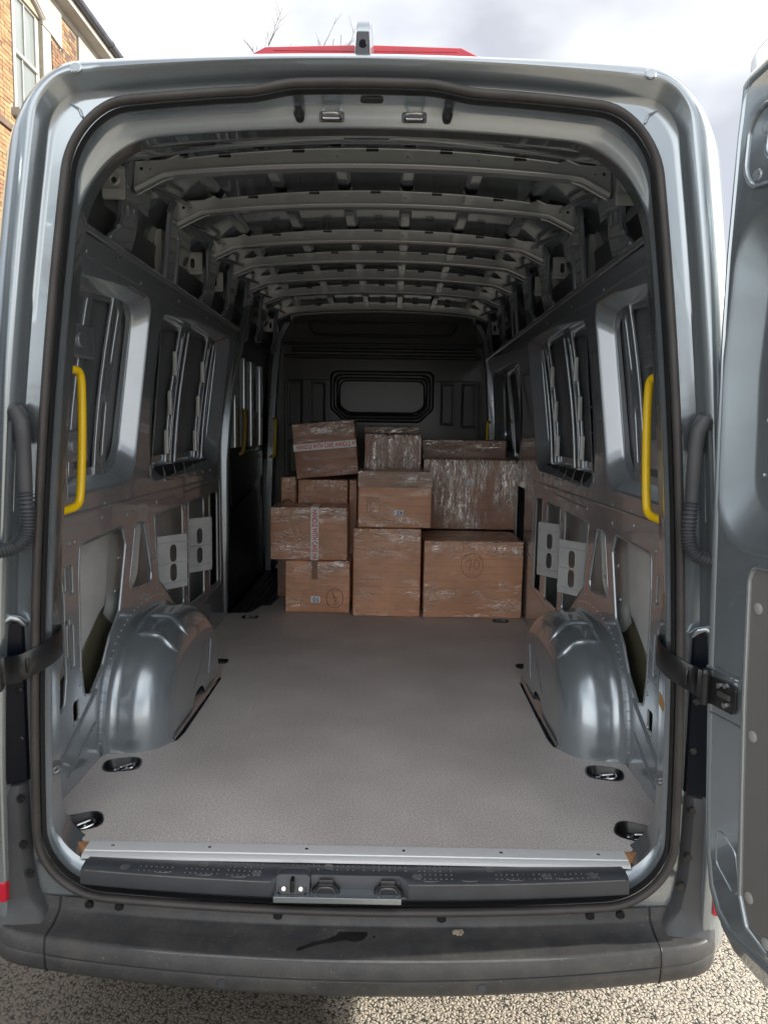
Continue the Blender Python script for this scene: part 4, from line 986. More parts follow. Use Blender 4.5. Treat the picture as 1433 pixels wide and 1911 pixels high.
# bulkhead ----------------------------------------------------------------------------
t = empty('bulkhead'); pa(t)
b = MB(); b.box(-.94, .94, 4.30, 4.315, -.02, 2.16); vp(b, 'bulkhead_sheet', BULK, t)
b = MB(); b.merge(plate(rpoly([(-.80, .20), (.80, .20), (.80, 1.56), (-.80, 1.56)], .04, 4), [], .016, .006), fn=lambda c: Vector((c.x, 4.293+c.z, c.y))); vp(b, 'lower_panel', BULK, t)
oc = lambda k: [(-.405+k, 1.33+k*.3), (-.30+k*.5, 1.235+k), (.30-k*.5, 1.235+k), (.405-k, 1.33+k*.3), (.405-k, 1.615-k), (-.405+k, 1.615-k)]
b = MB(); lo = []
for k, yy in [(-.02, 4.284), (-.012, 4.272), (.0, 4.268), (.012, 4.272), (.02, 4.282), (.032, 4.284), (.04, 4.274), (.052, 4.271), (.062, 4.276), (.068, 4.288)]:
    lo.append([Vector((p[0], yy, p[1])) for p in rpoly(oc(k), .06, 6)])
b.loft(lo); b.poly([lo[-1][i] for i in range(len(lo[-1]))], [tuple(range(len(lo[-1])))]); vp(b, 'blanked_window', BULK, t)
for x0, x1, z0, z1 in [(-.76, -.66, 1.19, 1.545), (-.575, -.475, 1.21, 1.53), (.49, .58, 1.21, 1.53), (.66, .76, 1.19, 1.53), (-.76, -.66, .80, 1.06), (-.60, -.52, .68, .76), (.60, .78, .8, 1.05)]:
    b = MB(); lo = []
    for k, yy in [(-.012, 4.284), (-.006, 4.278), (0, 4.278), (.006, 4.282), (.012, 4.290)]: lo.append([Vector((p[0], yy, p[1])) for p in rpoly([(x0+k, z0+k), (x1-k, z0+k), (x1-k, z1-k), (x0+k, z1-k)], .02, 4)])
    b.loft(lo); vp(b, 'pressed_panel', BULK, t)
for z, r_, xx in ((1.845, .012, .80), (1.80, .018, .74), (1.745, .015, .80), (1.90, .006, .45)):
    b = MB(); b.tube([Vector((-xx, 4.29, z)), Vector((xx, 4.29, z))], r_, 10); vp(b, 'cross_rib', BULK, t)
b = MB(); b.tube([Vector((p[0], 4.292, p[1])) for p in rpoly([(-.55, 1.92), (.55, 1.92), (.62, 2.02), (-.62, 2.02)], .05, 5)], .008, 8, closed=True); vp(b, 'top_pressing', BULK, t)
for s in (-1, 1):
    t = empty('front_pillar'); pa(t)
    b = MB(); pts = [(4.12, 0.0, .90), (4.12, .6, .895), (4.12, 1.2, .872), (4.14, 1.6, .848), (4.16, 1.86, .820), (4.18, 2.0, .75)]
    b.loft([[Vector((s*(x+dx), y+dy, z)) for dx, dy in ((.03, .0), (-.012, 0), (-.018, .008), (-.018, .15), (.03, .15))] for y, z, x in pts], closed=True)
    vp(b, 'pillar_panel', PAINTIN, t)
    b = MB()
    for k in range(8): b.cyl((s*.880, 4.1185, .75+.13*k), (0, -1, 0), .006, .002, 8)
    o = vp(b, 'pillar_bolt', BLACK, t); tag(o, kind='stuff')
# grab handles
def handle(pts, r, name='grab_handle'):
    b = MB(); b.tube(pts, r, 14); o = vp(b, name, YELLOW); return o
for s in (-1, 1):
    ctl = [(.838, .110, 1.300), (.822, .16, 1.300), (.806, .215, 1.300), (.800, .240, 1.298), (.798, .252, 1.270), (.801, .250, 1.1), (.805, .240, .955), (.807, .225, .918), (.820, .175, .910), (.832, .135, .908), (.842, .105, .908)]
    P = []
    raw = [Vector((s*x, y+.02, z)) for x, y, z in ctl]
    P = raw
    def smooth(P, it=1):
        for _ in range(it):
            Q = [P[0]]
            for a, c in zip(P, P[1:]): Q += [a*.75+c*.25, a*.25+c*.75]
            Q.append(P[-1]); P = Q
        return P
    handle(smooth(raw, 2), .0118)
    b = MB(); b.tube(smooth([Vector((s*.865, 4.115, 1.23)), Vector((s*.84, 4.06, 1.23)), Vector((s*.835, 4.05, 1.19)), Vector((s*.845, 4.05, .97)), Vector((s*.85, 4.06, .93)), Vector((s*.885, 4.115, .93))], 2), .012, 10); vp(b, 'grab_handle', YELLOW)

# sliding door on the left ------------------------------------------------------------
t = empty('sliding_door'); pa(t)
b = MB(); b.box(-.962, -.948, 2.66, 4.10, .0, 1.75); vp(b, 'door_sheet', BULK, t)
b = MB(); b.merge(plate(rpoly([(2.72, .03), (3.95, .05), (3.98, .60), (3.7, .72), (2.76, .60)], .03, 3), [], .010, .003), fn=lambda c: Vector((-.936+c.z, c.x, c.y))); vp(b, 'lower_lining', BULK, t)
b = MB(); b.merge(plate(rpoly([(2.86, .66), (3.98, .79), (3.98, .985), (2.80, .96)], .02, 3), [], .010, .003), fn=lambda c: Vector((-.934+c.z, c.x, c.y))); vp(b, 'upper_lining', BULK, t)
for (y0, y1) in ((2.85, 2.95), (3.15, 3.22), (3.4, 3.48), (3.75, 3.83)):
    b = MB(); b.box(-.945, -.90+.0, y0, y1, 1.02, 1.62, .012); vp(b, 'door_stiffener', PAINTIN, t)
b = MB(); b.tube(smooth([Vector((-.90, 3.02, 1.27)), Vector((-.87, 3.02, 1.26)), Vector((-.88, 3.00, 1.0)), Vector((-.91, 3.0, .98))], 2), .014, 10); vp(b, 'door_handle', DIMYEL, t)  # dimness of the door recess is painted into this handle
b = MB(); b.merge(plate(rpoly([(3.3, 1.0), (3.65, 1.0), (3.7, 1.1), (3.7, 1.28), (3.3, 1.28)], .05, 5), [rpoly([(3.38, 1.07), (3.6, 1.07), (3.6, 1.22), (3.38, 1.22)], .03, 4)], .02, .006), fn=lambda c: Vector((-.925+c.z, c.x, c.y))); vp(b, 'latch_surround', BLACK, t)
# B pillar beside the sliding door
b = MB(); pts = [(2.56, .03, .935), (2.56, .30, .932), (2.57, .5, .925), (2.57, .95, .922), (2.60, 1.3, .90), (2.66, 1.55, .872), (2.74, 1.75, .84), (2.80, 1.9, .82)]
b.loft([[Vector((-(x+dx), y+dy, z)) for dx, dy in ((.02, .05), (.02, .006), (.014, .0), (-.022, .0), (-.030, .008), (-.030, .05))] for y, z, x in pts], closed=True)
vp(b, 'centre_pillar', PAINT)
# step well of the sliding door
t = empty('side_step'); pa(t)
b = MB(); b.box(-.94, -.62, 2.70, 4.2, -.044, -.030, .002); vp(b, 'step_tray', PLASTS, t)
for x in (-.88, -.84, -.80, -.76): b = MB(); b.box(x-.008, x+.008, 2.72, 4.15, -.0305, -.018, .003); vp(b, 'step_track', PLAST, t)
# jack block in the front corner
b = MB(); b.box(-.80, -.71, 3.92, 4.05, -.02, .17, .008); b.box(-.81, -.70, 3.90, 4.06, .06, .085, .004); b.box(-.78, -.74, 3.88, 3.93, .17, .22, .004); vp(b, 'tool_holder', RAWIN)

# cable hoses ---------------------------------------------------------------------------
for s in (-1, 1):
    t = empty('cable_hose'); pa(t)
    X = .800
    b = MB(); b.tube([Vector((s*(X+.030), -.02, 1.165)), Vector((s*(X+.028), -.045, 1.175)), Vector((s*(X+.018), -.062, 1.172)), Vector((s*(X+.004), -.070, 1.150)), Vector((s*X, -.072, 1.115)), Vector((s*X, -.070, 1.0)), Vector((s*X, -.070, .985))], [.020, .021, .020, .0185, .0175, .0165, .0165], 16)
    vp(b, 'hose_boot', RUBBERB if False else PLAST, t)
    b = MB(); b.merge(plate(rpoly([(-.026, -.052), (.024, -.052), (.024, .035), (.0, .052), (-.026, .035)], .018, 5), [], .022, .006), fn=lambda c: Vector((s*(X+.026+c.x*.6), -.028+c.z, 1.150+c.y))); vp(b, 'hose_flange', RUBBERB, t)
    path = spline([Vector((s*X, -.070, .985)), Vector((s*(X-.003), -.070, .93)), Vector((s*(X+.0), -.072, .885)), Vector((s*(X+.018), -.080, .855)), Vector((s*(X+.055), -.090, .842)), Vector((s*(X+.10), -.09, .845))], 44)
    rad = [.0165+.0022*sin(i*2*pi/7.4) for i in range(len(path))]
    b = MB(); b.tube(path, rad, 16); vp(b, 'corrugated_tube', PLASTS, t, angle=80)

# rear doors --------------------------------------------------------------------------
edge = [(-.100, 2.0), (-.105, 1.90), (-.112, 1.80), (-.120, 1.589), (-.122, 1.431), (-.134, 1.161), (-.127, .881), (-.104, .453), (-.078, .167), (-.055, .02), (-.034, -.070), (.0, -.135), (.05, -.168), (.13, -.178)]
ridge = [(-.074, 1.92), (-.080, 1.86), (-.083, 1.79), (-.092, 1.584), (-.093, 1.42), (-.088, 1.161), (-.078, .90), (-.058, .47), (-.038, .188), (-.025, .06), (-.006, -.02), (.025, -.072), (.07, -.098), (.15, -.100)]
WD = .78
def door_outline(side, topr):
    """hinge polyline then top right etc. returns closed list; mirrored towards the free edge"""
    hs = list(reversed(side))                     # bottom -> top along hinge
    zt = topr; s0 = side[0][0]
    left = hs + [(s0+.003, zt-.030), (s0+.022, zt-.011), (s0+.075, zt)]
    right = [(WD-p[0]*.55-(.02 if True else 0), p[1]) for p in reversed(left)]
    return left+right
eo = door_outline(edge, 2.078); ro = door_outline(ridge, 1.998)
def interp_poly(a, b_, t): return [(p[0]+(q[0]-p[0])*t, p[1]+(q[1]-p[1])*t) for p, q in zip(a, b_)]
for s, beta in ((1, radians(14)), (-1, radians(9))):
    hx, hy = (.861 if s == 1 else .880), -.177; K = .919
    def DM(c_, s=s, beta=beta, hx=hx, K=K):      # (s along door, z, n towards inside)
        u, z, n = c_; u *= K; n *= K; z = 1.14+(z-1.14)*K
        x = hx+u*sin(beta)-n*cos(beta); y = hy-u*cos(beta)-n*sin(beta)
        return Vector((s*x, y, z))
    t = empty('rear_door'); pa(t)
    def dl(loops, name, m, caps=False, angle=45):
        b = MB(); b.loft([[DM((p[0], p[1], n)) for p in lp] for lp, n in loops], caps=caps); return vp(b, name, m, t, angle=angle)
    grow = lambda lp, k: [(p[0]+(-k if p[0] < .3 else k), p[1]+(k if p[1] > 1 else -k)) for p in lp]
    # outer skin + edge flange
    dl([(interp_poly(eo, ro, .9), -.052), (interp_poly(eo, ro, .06), -.050), (eo, -.044), (eo, -.034), (interp_poly(eo, ro, .10), -.030), (interp_poly(eo, ro, .62), -.028), (interp_poly(eo, ro, .72), -.022), (interp_poly(eo, ro, .80), -.004), (interp_poly(eo, ro, .90), .004), (interp_poly(eo, ro, 1.05), .004), (interp_poly(eo, ro, 1.18), -.001)], 'door_edge', PAINT)
    b = MB(); q = [DM((p[0], p[1], -.052)) for p in interp_poly(eo, ro, .9)]; b.poly(q, [tuple(range(len(q)))]); vp(b, 'door_outer_skin', PAINT, t, smooth=False)
    base = interp_poly(eo, ro, 1.18)
    # inner panel with window opening, trim opening and upper pressing
    win = [(-.060, 1.685), (-.086, 1.30), (-.070, .862), (.70, .862), (.70, 1.685)]; wr = [.15, .6, .15, .1, .1]
    trim = [(.070, .835), (.058, .80), (.068, .514), (.084, .249), (.100, .02), (.128, -.045), (.2, -.066), (.60, -.066), (.70, 0), (.70, .80), (.66, .84)]
    ov = [(.000, .150), (.070, .115), (.092, .03), (.075, .005), (.005, .050)]
    pb = plate(base, [rpoly(win, wr, 9), rpoly(trim, .02, 4)], .004, .0015)
    b = MB(); b.merge(pb, fn=lambda c: DM((c.x, c.y, c.z-.002))); vp(b, 'door_inner_panel', PAINT, t, angle=30)
    # window recess (blanked)
    w0 = rpoly(win, wr, 9)
    cu, cz = .32, 1.27
    def shr(lp, k, cu=cu, cz=cz):
        out = []
        for u, z in lp:
            du, dz = u-cu, z-cz; l_ = sqrt(du*du+dz*dz); 
            hw, hh = .40, .41
            out.append((cu+du*(1-k/hw), cz+dz*(1-k/hh)))
        return out
    dl([(shr(w0, -.004), .0015), (shr(w0, .004), .000), (shr(w0, .014), -.006), (shr(w0, .078), -.036), (shr(w0, .088), -.0385), (shr(w0, .108), -.038)], 'window_recess', PAINT, angle=60)
    wi = shr(w0, .104)
    g1 = [(.05, 1.335), (.62, 1.335), (.62, 1.58), (.06, 1.58), (.045, 1.50)]
    g2 = [(.062, .98), (.62, .98), (.62, 1.235), (.058, 1.235), (.056, 1.05)]
    pb = plate(wi, [rpoly(g1, .03, 4), rpoly(g2, .03, 4)], .003, .001); b = MB(); b.merge(pb, fn=lambda c: DM((c.x, c.y, c.z-.0385))); vp(b, 'window_frame_sheet', PAINT, t)
    b = MB(); q = [(p[0], p[1]) for p in shr(w0, .075)]; b.poly([DM((p[0], p[1], -.046)) for p in q], [tuple(range(len(q)))]); vp(b, 'blank_sheet', PAINT, t, smooth=False)
    for gg in (g1, g2):
        b = MB(); b.tube([DM((p[0], p[1], -.037)) for p in dedupe(rpoly(gg, .03, 4))], .0022, 6, closed=True); vp(b, 'sealer_bead', PAINT, t)
    b = MB(); b.merge(plate(rpoly([(.075, 1.262), (.60, 1.262), (.60, 1.308), (.075, 1.308)], .012, 4), [], .014, .006), fn=lambda c: DM((c.x, c.y, c.z-.032))); vp(b, 'cross_rail', PAINT, t)
    for z in (1.46, 1.36, 1.28, 1.18, 1.05):
        b = MB(); p0 = DM((.034, z, -.037)); p1 = DM((.034, z, -.033)); b.tube([p0, p1, p1+(p1-p0)*.2], [.0055, .004, .0005], 10); vp(b, 'dimple', PAINT, t)
    # trim panel
    tr = rpoly(trim, .02, 4)
    dl([(tr, .0), ([(u+.004 if u < .4 else u-.004, z-.003 if z > .4 else z+.003) for u, z in tr], -.004)], 'trim_border', PAINT)
    b = MB(); b.tube([DM((p[0]-.004 if p[0] < .4 else p[0]+.004, p[1], .001)) for p in dedupe(tr)], .0055, 8, closed=True); vp(b, 'trim_rim', PAINT, t)
    b = MB(); b.merge(plate(tr, [], .004, .001), fn=lambda c: DM((c.x, c.y, -.004+c.z))); trim_o = vp(b, 'door_lining', TRIM if 'TRIM' in globals() else PLAST, t)
    for (u, z) in [(.088, .736), (.099, .426), (.124, .03), (.187, -.045), (.35, -.045), (.35, .80), (.22, .80)]:
        b = MB(); p0 = DM((u, z, -.002)); p1 = DM((u, z, .003)); b.tube([p0, p0+(p1-p0)*.3, p0+(p1-p0)*.75, p1, p1+(p1-p0)*.01], [.013, .013, .010, .005, .0001], 18); vp(b, 'lining_rivet', CHROME if False else TRIMR if 'TRIMR' in globals() else PLAST, t)
    # upper pressing with bolt ring
    b = MB(); pr = rpoly([(-.052, 1.775), (-.025, 1.728), (.06, 1.718), (.30, 1.72), (.34, 1.80), (.30, 1.90), (-.01, 1.905), (-.045, 1.87)], .07, 7)
    b.tube([DM((p[0], p[1], .001)) for p in dedupe(pr)], .0055, 8, closed=True)
    pr2 = rpoly([(.015, 1.79), (.06, 1.765), (.26, 1.765), (.28, 1.84), (.25, 1.875), (.03, 1.875)], .03, 5)
    b.tube([DM((p[0], p[1], .001)) for p in dedupe(pr2)], .007, 8, closed=True)
    vp(b, 'upper_pressing', PAINT, t)
    for (u, z) in ((-.010, 1.752), (.012, 1.852)):
        b = MB(); p0 = DM((u, z, -.001)); n_ = (DM((u, z, 0))-p0).normalized(); b.tube([p0, p0+n_*.004, p0+n_*.0045, p0+n_*.002], [.014, .012, .008, .006], 16); b.tube([p0+n_*.002, p0+n_*.0045, p0+n_*.0046], [.005, .0045, .0001], 12); vp(b, 'bolt_ring', PAINTIN, t)
    # lower embossed oval
    b = MB(); b.tube([DM((p[0], p[1], .000)) for p in dedupe(rpoly(ov, .024, 5))], .0022, 8, closed=True); vp(b, 'lower_emboss', PAINT, t)
    # check strap bracket zone
    b = MB(); b.tube([DM((-.072, .545, .001)), DM((.050, .548, .001))], .005, 8); vp(b, 'bracket_emboss', PAINT, t); b = MB(); b.tube([DM((-.060, .43, .001)), DM((.058, .432, .001))], .003, 8); vp(b, 'bracket_emboss', PAINT, t)
    # seal on door edge
    b = MB(); b.tube([DM((p[0]-.002, p[1], -.040)) for p in eo[:]], .0045, 8, closed=True); vp(b, 'edge_seal', RUBBER, t)
    # bracket plate
    b = MB(); b.merge(plate(rpoly([(-.065, .455), (.035, .455), (.045, .47), (.045, .52), (.02, .528), (-.065, .528)], .008, 3), [], .006, .002), fn=lambda c: DM((c.x, c.y, .006+c.z))); vp(b, 'hinge_bracket', BLACK, t)
    b = MB()
    for (u, z) in ((-.012, .515), (.012, .522), (.012, .472)): 
        p0 = DM((u, z, .009)); n_ = (DM((u, z, 1))-DM((u, z, 0))).normalized(); b.tube([p0, p0+n_*.006, p0+n_*.0061], [.008, .007, .0001], 6)
    vp(b, 'hinge_bolt', CHROME, t)
    b = MB()
    for u, z, w, h in [(.008, .495, .022, .007)]:
        b.merge(plate(rpoly([(u-w, z-h), (u+w, z-h), (u+w, z+h), (u-w, z+h)], .003, 2), [], .008, .002), fn=lambda c: DM((c.x, c.y, .012+c.z)))
    vp(b, 'strap_roller', RUBBER, t)
    # check strap
    st = empty('check_strap'); pa(st)
    e1 = DM((-.064, .495, .016))
    ctl = [Vector((s*.835, .15, .575)), Vector((s*.800, .10, .573)), Vector((s*.786, .05, .570)), Vector((s*.788, .0, .565)), Vector((s*.806, -.045, .556)), Vector((s*.842, -.075, .540)), e1+Vector((-s*.02, -.012, .014)), e1]
    P = smooth(ctl, 2); b = MB(); h = .034
    lo = []
    for i, p in enumerate(P):
        tg = (P[min(i+1, len(P)-1)]-P[max(i-1, 0)]); tg.z = 0; tg.normalize(); nn = Vector((-tg.y, tg.x, 0)); up = Vector((0, 0, 1))
        lo.append([p+up*h*a+nn*.0025*c for a, c in ((-1, -1), (-.93, -1.6), (.93, -1.6), (1, -1), (1, 1), (.93, 1.6), (-.93, 1.6), (-1, 1))])
    b.loft(lo, caps=True); vp(b, 'strap_band', BLACK, st)
    b = MB(); p = e1; b.tube([p+Vector((0, -.004, -.042)), p+Vector((0, -.004, -.036)), p+Vector((0, -.004, -.0359)), p+Vector((0, -.004, .0359)), p+Vector((0, -.004, .036)), p+Vector((0, -.004, .044))], [.009, .011, .0135, .0135, .011, .009], 16)
    for k in (-.028, -.024, .024, .028): b.tube([p+Vector((0, -.004, k-.001)), p+Vector((0, -.004, k+.001))], [.0148, .0148], 16)
    vp(b, 'strap_pin', BLACK, st)
    b = MB(); q = P[int(len(P)*.62)]; tg = (P[int(len(P)*.62)+1]-q).normalized(); nn = Vector((-tg.y, tg.x, 0))*(-1 if s == 1 else 1)
    if nn.y > 0: nn = -nn
    b.tube([q+nn*.003+Vector((0, 0, a*.018))+nn*.004*(1-a*a) for a in (-1, -.5, 0, .5, 1)], .004, 8); vp(b, 'strap_stop', BLACK, st)

# wheels
for s in (-1, 1):
    for y in (1.13, 5.0):
        t = empty('wheel', (s*.88, y, GZ+.34)); pa(t)
        if s == -1 and y < 2:
            b = MB(); prof = [(-.10, .20), (-.11, .30), (-.09, .335), (.09, .335), (.11, .30), (.10, .20)]
            b.loft([[Vector((px, r_*cos(a), r_*sin(a))) for px, r_ in prof] for a in [2*pi*k/36 for k in range(37)]], closed=False); W1_ = b.build('tyre', TYRE, t)
            b = MB(); b.cyl((-.08, 0, 0), (1, 0, 0), .2, .16, 28, bev=.02); b.cyl((-.10, 0, 0), (1, 0, 0), .06, .20, 18, bev=.01); W2_ = b.build('rim', RAWIN, t)
        else:
            for m in (W1_, W2_): c = m.copy(); COL.objects.link(c); c.parent = t

# ================================================================== BOXES
def text_mesh(txt, size):
    cu = bpy.data.curves.new('t', 'FONT'); cu.body = txt; cu.size = size; cu.extrude = .0003; cu.offset = size*.018; cu.space_character = 1.02
    cu.align_x = 'LEFT'; cu.align_y = 'CENTER'
    o = bpy.data.objects.new('t', cu); me = bpy.data.meshes.new_from_object(o); bpy.data.objects.remove(o); bpy.data.curves.remove(cu)
    return me
COLS = {'warm': (.70, .345, .19), 'mid': (.60, .295, .165), 'dark': (.40, .20, .125), 'deep': (.28, .135, .085)}
def carton(label, x0, x1, y0, y1, z0, z1, col='warm', vertical=False, tilt=0, yaw=0, seed=0, gloss=1, wob=.003, group='cardboard boxes wrapped in film'):
    cx, cy = (x0+x1)/2, (y0+y1)/2
    t = empty('cardboard_box', (cx, cy, z0)); t.rotation_euler = (0, tilt, yaw)
    tag(t, label, 'box', group)
    w, d, h = x1-x0, y1-y0, z1-z0
    b = bmesh.new(); bmesh.ops.create_cube(b, size=1)
    bmesh.ops.subdivide_edges(b, edges=b.edges[:], cuts=9, use_grid_fill=True)
    for v in b.verts:
        c = v.co.copy(); v.co = Vector((c.x*w, c.y*d, (c.z+.5)*h))
        nx = noise.noise(Vector((c.x*2.2+seed, c.y*2.2, c.z*2.2)))
        ed = sum(1 for q in (c.x, c.y, c.z) if abs(abs(q)-.5) < .001)
        if ed == 1:
            k = 1.0
            if abs(abs(c.y)-.5) < .001: v.co.y += math.copysign(nx*wob*1.8+wob*.8, c.y)
            elif abs(abs(c.x)-.5) < .001: v.co.x += math.copysign(nx*wob, c.x)
            elif c.z > 0: v.co.z += nx*wob*.6
        elif ed >= 2:
            n3 = noise.noise(Vector((c.x*5+seed, c.y*5, c.z*5)))
            v.co += Vector((-math.copysign(1, c.x), -math.copysign(1, c.y), 0))*(.003+.002*n3)
            if c.z > .4: v.co.z += -.003+.003*n3
    es = [e for e in b.edges if len(e.link_faces) == 2 and e.calc_face_angle(0) > .6]
    bmesh.ops.bevel(b, geom=es, offset=.006, segments=2, affect='EDGES', profile=.5)
    m = MB(); m.merge(b); m.build('carton', box_mat('wrapped_cardboard', COLS[col], vertical, seed, gloss, h), t, angle=50)
    t['_w'] = w; t['_h'] = h; t['_d'] = d
    del t['_w'], t['_h'], t['_d']
    return t, w, d, h
def face_plate(t, d, x0, x1, z0, z1, name, m, off=.008, rot=0, thick=.0012):
    b = MB(); cx, cz = (x0+x1)/2, (z0+z1)/2
    b.box(x0, x1, -d/2-off-thick, -d/2-off, z0, z1, 0, Matrix.Rotation(rot, 3, 'Y'))
    return b.build(name, m, t, smooth=False)
def strokes(t, d, paths, name, m, r=.0023, off=.0108):
    b = MB()
    for p in paths: b.tube([Vector((x, -d/2-off, z)) for x, z in p], r, 5, flat=.5)
    return b.build(name, m, t)
def arc(cx, cz, rx, rz, a0=0, a1=2*pi, n=22):
    return [(cx+rx*cos(a0+(a1-a0)*k/n), cz+rz*sin(a0+(a1-a0)*k/n)) for k in range(n+1)]
def wtext(t, d, txt, size, x, z, ang, m, off=.0105, name='lettering', parent=None, sx=1.0):
    me = text_mesh(txt, size); me.materials.append(m)
    M = Matrix.Translation((x, -d/2-off, z)) @ Matrix.Rotation(ang, 4, 'Y') @ Matrix.Rotation(pi/2, 4, 'X') @ Matrix.Diagonal((sx, 1, 1, 1))
    me.transform(M); return new_obj(name, me, parent or t)

# 1 bottom left
t, w, d, h = carton('small brown box on the floor at the left, paper slip beside a circled mark', -.573, -.163, 2.72, 3.10, .001, .335, 'warm', seed=1)
lab = face_plate(t, d, -.04, .018, .068, .108, 'paper_label', WHITEP)
wtext(t, d, '10', .040, .012, .088, pi, BLUEINK, off=.0100, name='numeral', parent=lab)
strokes(t, d, [arc(.110, .098, .053, .062), [(.135, .075), (.118, .058), (.104, .060), (.112, .075), (.125, .090)], [(.112, .075), (.100, .125), (.094, .150)], [(.094, .150), (.103, .112), (.128, .098)]], 'marker_drawing', BLKINK)
face_plate(t, d, -.035, .000, .215, .333, 'parcel_tape', mat('brown_tape', (.24, .13, .07), .3, 0, .4, .1), off=.0075)
# 2 bottom middle tall
t, w, d, h = carton('tall brown box standing on the floor in the middle of the bottom row', -.145, .276, 2.65, 3.08, .001, .553, 'warm', seed=2)
# 3 bottom right wide, marked 10
t, w, d, h = carton('widest brown box on the floor at the right with a circled ten drawn', .290, .905, 2.65, 3.14, .001, .484, 'warm', seed=3)
strokes(t, d, [arc(-.010, .332, .068, .075), arc(.018, .338, .016, .030), [(-.055, .348), (-.035, .362), (-.018, .370), (-.020, .335), (-.030, .300)]], 'marker_drawing', BLKINK, r=.0019)
# 4 left middle with vertical tape
t, w, d, h = carton('brown box with a vertical red and white warning tape, left in the stack', -.665, -.180, 2.71, 3.00, .338, .672, 'mid', seed=4)
tp = face_plate(t, d, .013, .062, .002, .333, 'warning_tape', TAPEW)
wtext(t, d, 'HANDLE WITH CARE', .046, .037, .320, pi/2, REDINK, off=.0100, parent=tp, sx=.60)
wtext(t, d, 'HA', .046, .037, .045, pi/2, REDINK, off=.0100, parent=tp, sx=.60)
b = MB(); b.box(.013, .062, -d/2-.006, .02, h+.002, h+.0035); b.build('tape_top', TAPEW, t, smooth=False)
# 5 box with circled six
t, w, d, h = carton('brown box with a circled six and numbered slip, on the tall middle box', -.120, .333, 2.66, 3.05, .556, .905, 'mid', seed=5, yaw=radians(.6))
strokes(t, d, [arc(-.130, .125, .040, .062), [(-.108, .145), (-.125, .172), (-.142, .165), (-.150, .120), (-.148, .090)], arc(-.133, .098, .016, .022)], 'marker_drawing', BLKINK, r=.0018)
lab = face_plate(t, d, -.005, .052, .080, .110, 'paper_label', WHITEP)
wtext(t, d, '43', .034, .048, .095, pi, BLUEINK, off=.0100, name='numeral', parent=lab)
face_plate(t, d, -.225, .225, .247, .346, 'parcel_tape', box_mat('taped_film', (.36, .205, .13), False, 15), off=.0068)
# 6 big right
t, w, d, h = carton('large dark brown box with film glare and tiny slip, upper right of the stack', .300, .928, 3.16, 3.60, .488, .965, 'dark', vertical=True, seed=6, gloss=1.2)
lab = face_plate(t, d, -.020, .026, .305, .342, 'paper_label', WHITEP, off=.0095)
wtext(t, d, '1', .030, -.002, .323, 0, BLUEINK, off=.0115, name='numeral', parent=lab)
# 7 box behind it, rising higher
t, w, d, h = carton('dark brown box behind the large upper right box, only its top edge showing', .310, .935, 3.66, 4.02, .001, 1.092, 'dark', seed=7)
# 8 top left with horizontal tape, leaning
t, w, d, h = carton('tilted brown box at the top left with a horizontal red and white warning tape', -.548, -.128, 3.07, 3.42, .840, 1.205, 'dark', tilt=radians(-5.6), seed=8)
tp = face_plate(t, d, -.208, .208, .182, .228, 'warning_tape', TAPEW)
wtext(t, d, 'HANDLE WITH CARE', .042, -.185, .205, 0, REDINK, off=.0100, parent=tp, sx=.60)
wtext(t, d, 'HANDLE W', .042, .070, .205, 0, REDINK, off=.0100, parent=tp, sx=.60)
face_plate(t, d, -.005, .022, .288, .320, 'paper_label', WHITEP)
# 9 middle top with rounded film wrap
t, w, d, h = carton('dark box bundled in shiny crumpled film with a circled two, behind the box marked six', -.100, .285, 3.12, 3.50, .735, 1.132, 'dark', vertical=True, seed=9, gloss=1.6, wob=.006)
strokes(t, d, [arc(.085, .185, .045, .050), [(.065, .205), (.085, .222), (.103, .205), (.090, .180), (.070, .160), (.110, .160)]], 'marker_drawing', BLKINK, off=.0175)
# support under 9: box hidden behind the tall one
t, w, d, h = carton('brown box standing between the wrapped rear bundle and the tall middle box', -.130, .285, 3.14, 3.55, .001, .732, 'mid', seed=10)
# 10 flat dark pack behind the bundle
t, w, d, h = carton('flat dark package lying behind the crumpled film bundle at the top', -.12, .285, 3.56, 3.95, .001, 1.185, 'deep', seed=11)
# 11-13 behind left
t, w, d, h = carton('brown box behind the left warning tape box, under the tilted one', -.535, -.200, 3.05, 3.45, .340, .822, 'mid', seed=12)
t, w, d, h = carton('narrow reddish box squeezed upright between the left boxes and the box marked six', -.194, -.138, 3.03, 3.45, .001, .826, 'mid', seed=13)
t, w, d, h = carton('brown box furthest left at the back, half hidden behind the left middle boxes', -.650, -.542, 3.05, 3.45, .340, .836, 'mid', seed=14)
t, w, d, h = carton('dark brown box on the floor behind the left bottom box, only a sliver showing', -.690, -.200, 3.16, 3.60, .001, .335, 'dark', seed=16)
# small label debris on box 4: crumpled film knot
b = MB(); b.tube([Vector((-.60, 2.80, .684)), Vector((-.585, 2.79, .70)), Vector((-.56, 2.80, .705)), Vector((-.54, 2.82, .69))], [.003, .010, .008, .003], 7); 
o = b.build('film_scrap', mat('olive_film', (.16, .13, .05), .25, 0, .5, .1)); tag(o, 'crumpled scrap of film lying on the left warning tape box', 'film scrap')
# mud lump on the bumper
b = MB(); bm_ = bmesh.new(); bmesh.ops.create_icosphere(bm_, subdivisions=3, radius=1)
for v in bm_.verts:
    n_ = noise.noise(v.co*2.2)+.5*noise.noise(v.co*6); v.co = Vector((v.co.x*.014*(1+.4*n_), v.co.y*.010*(1+.4*n_), v.co.z*.006*(1+.5*n_)))
b.merge(bm_); o = b.build('mud_lump', STONE); o.location = (.272, -.050, -.1465); tag(o, 'pale dry lump of mud on the bumper step in front of the right latch', 'mud')

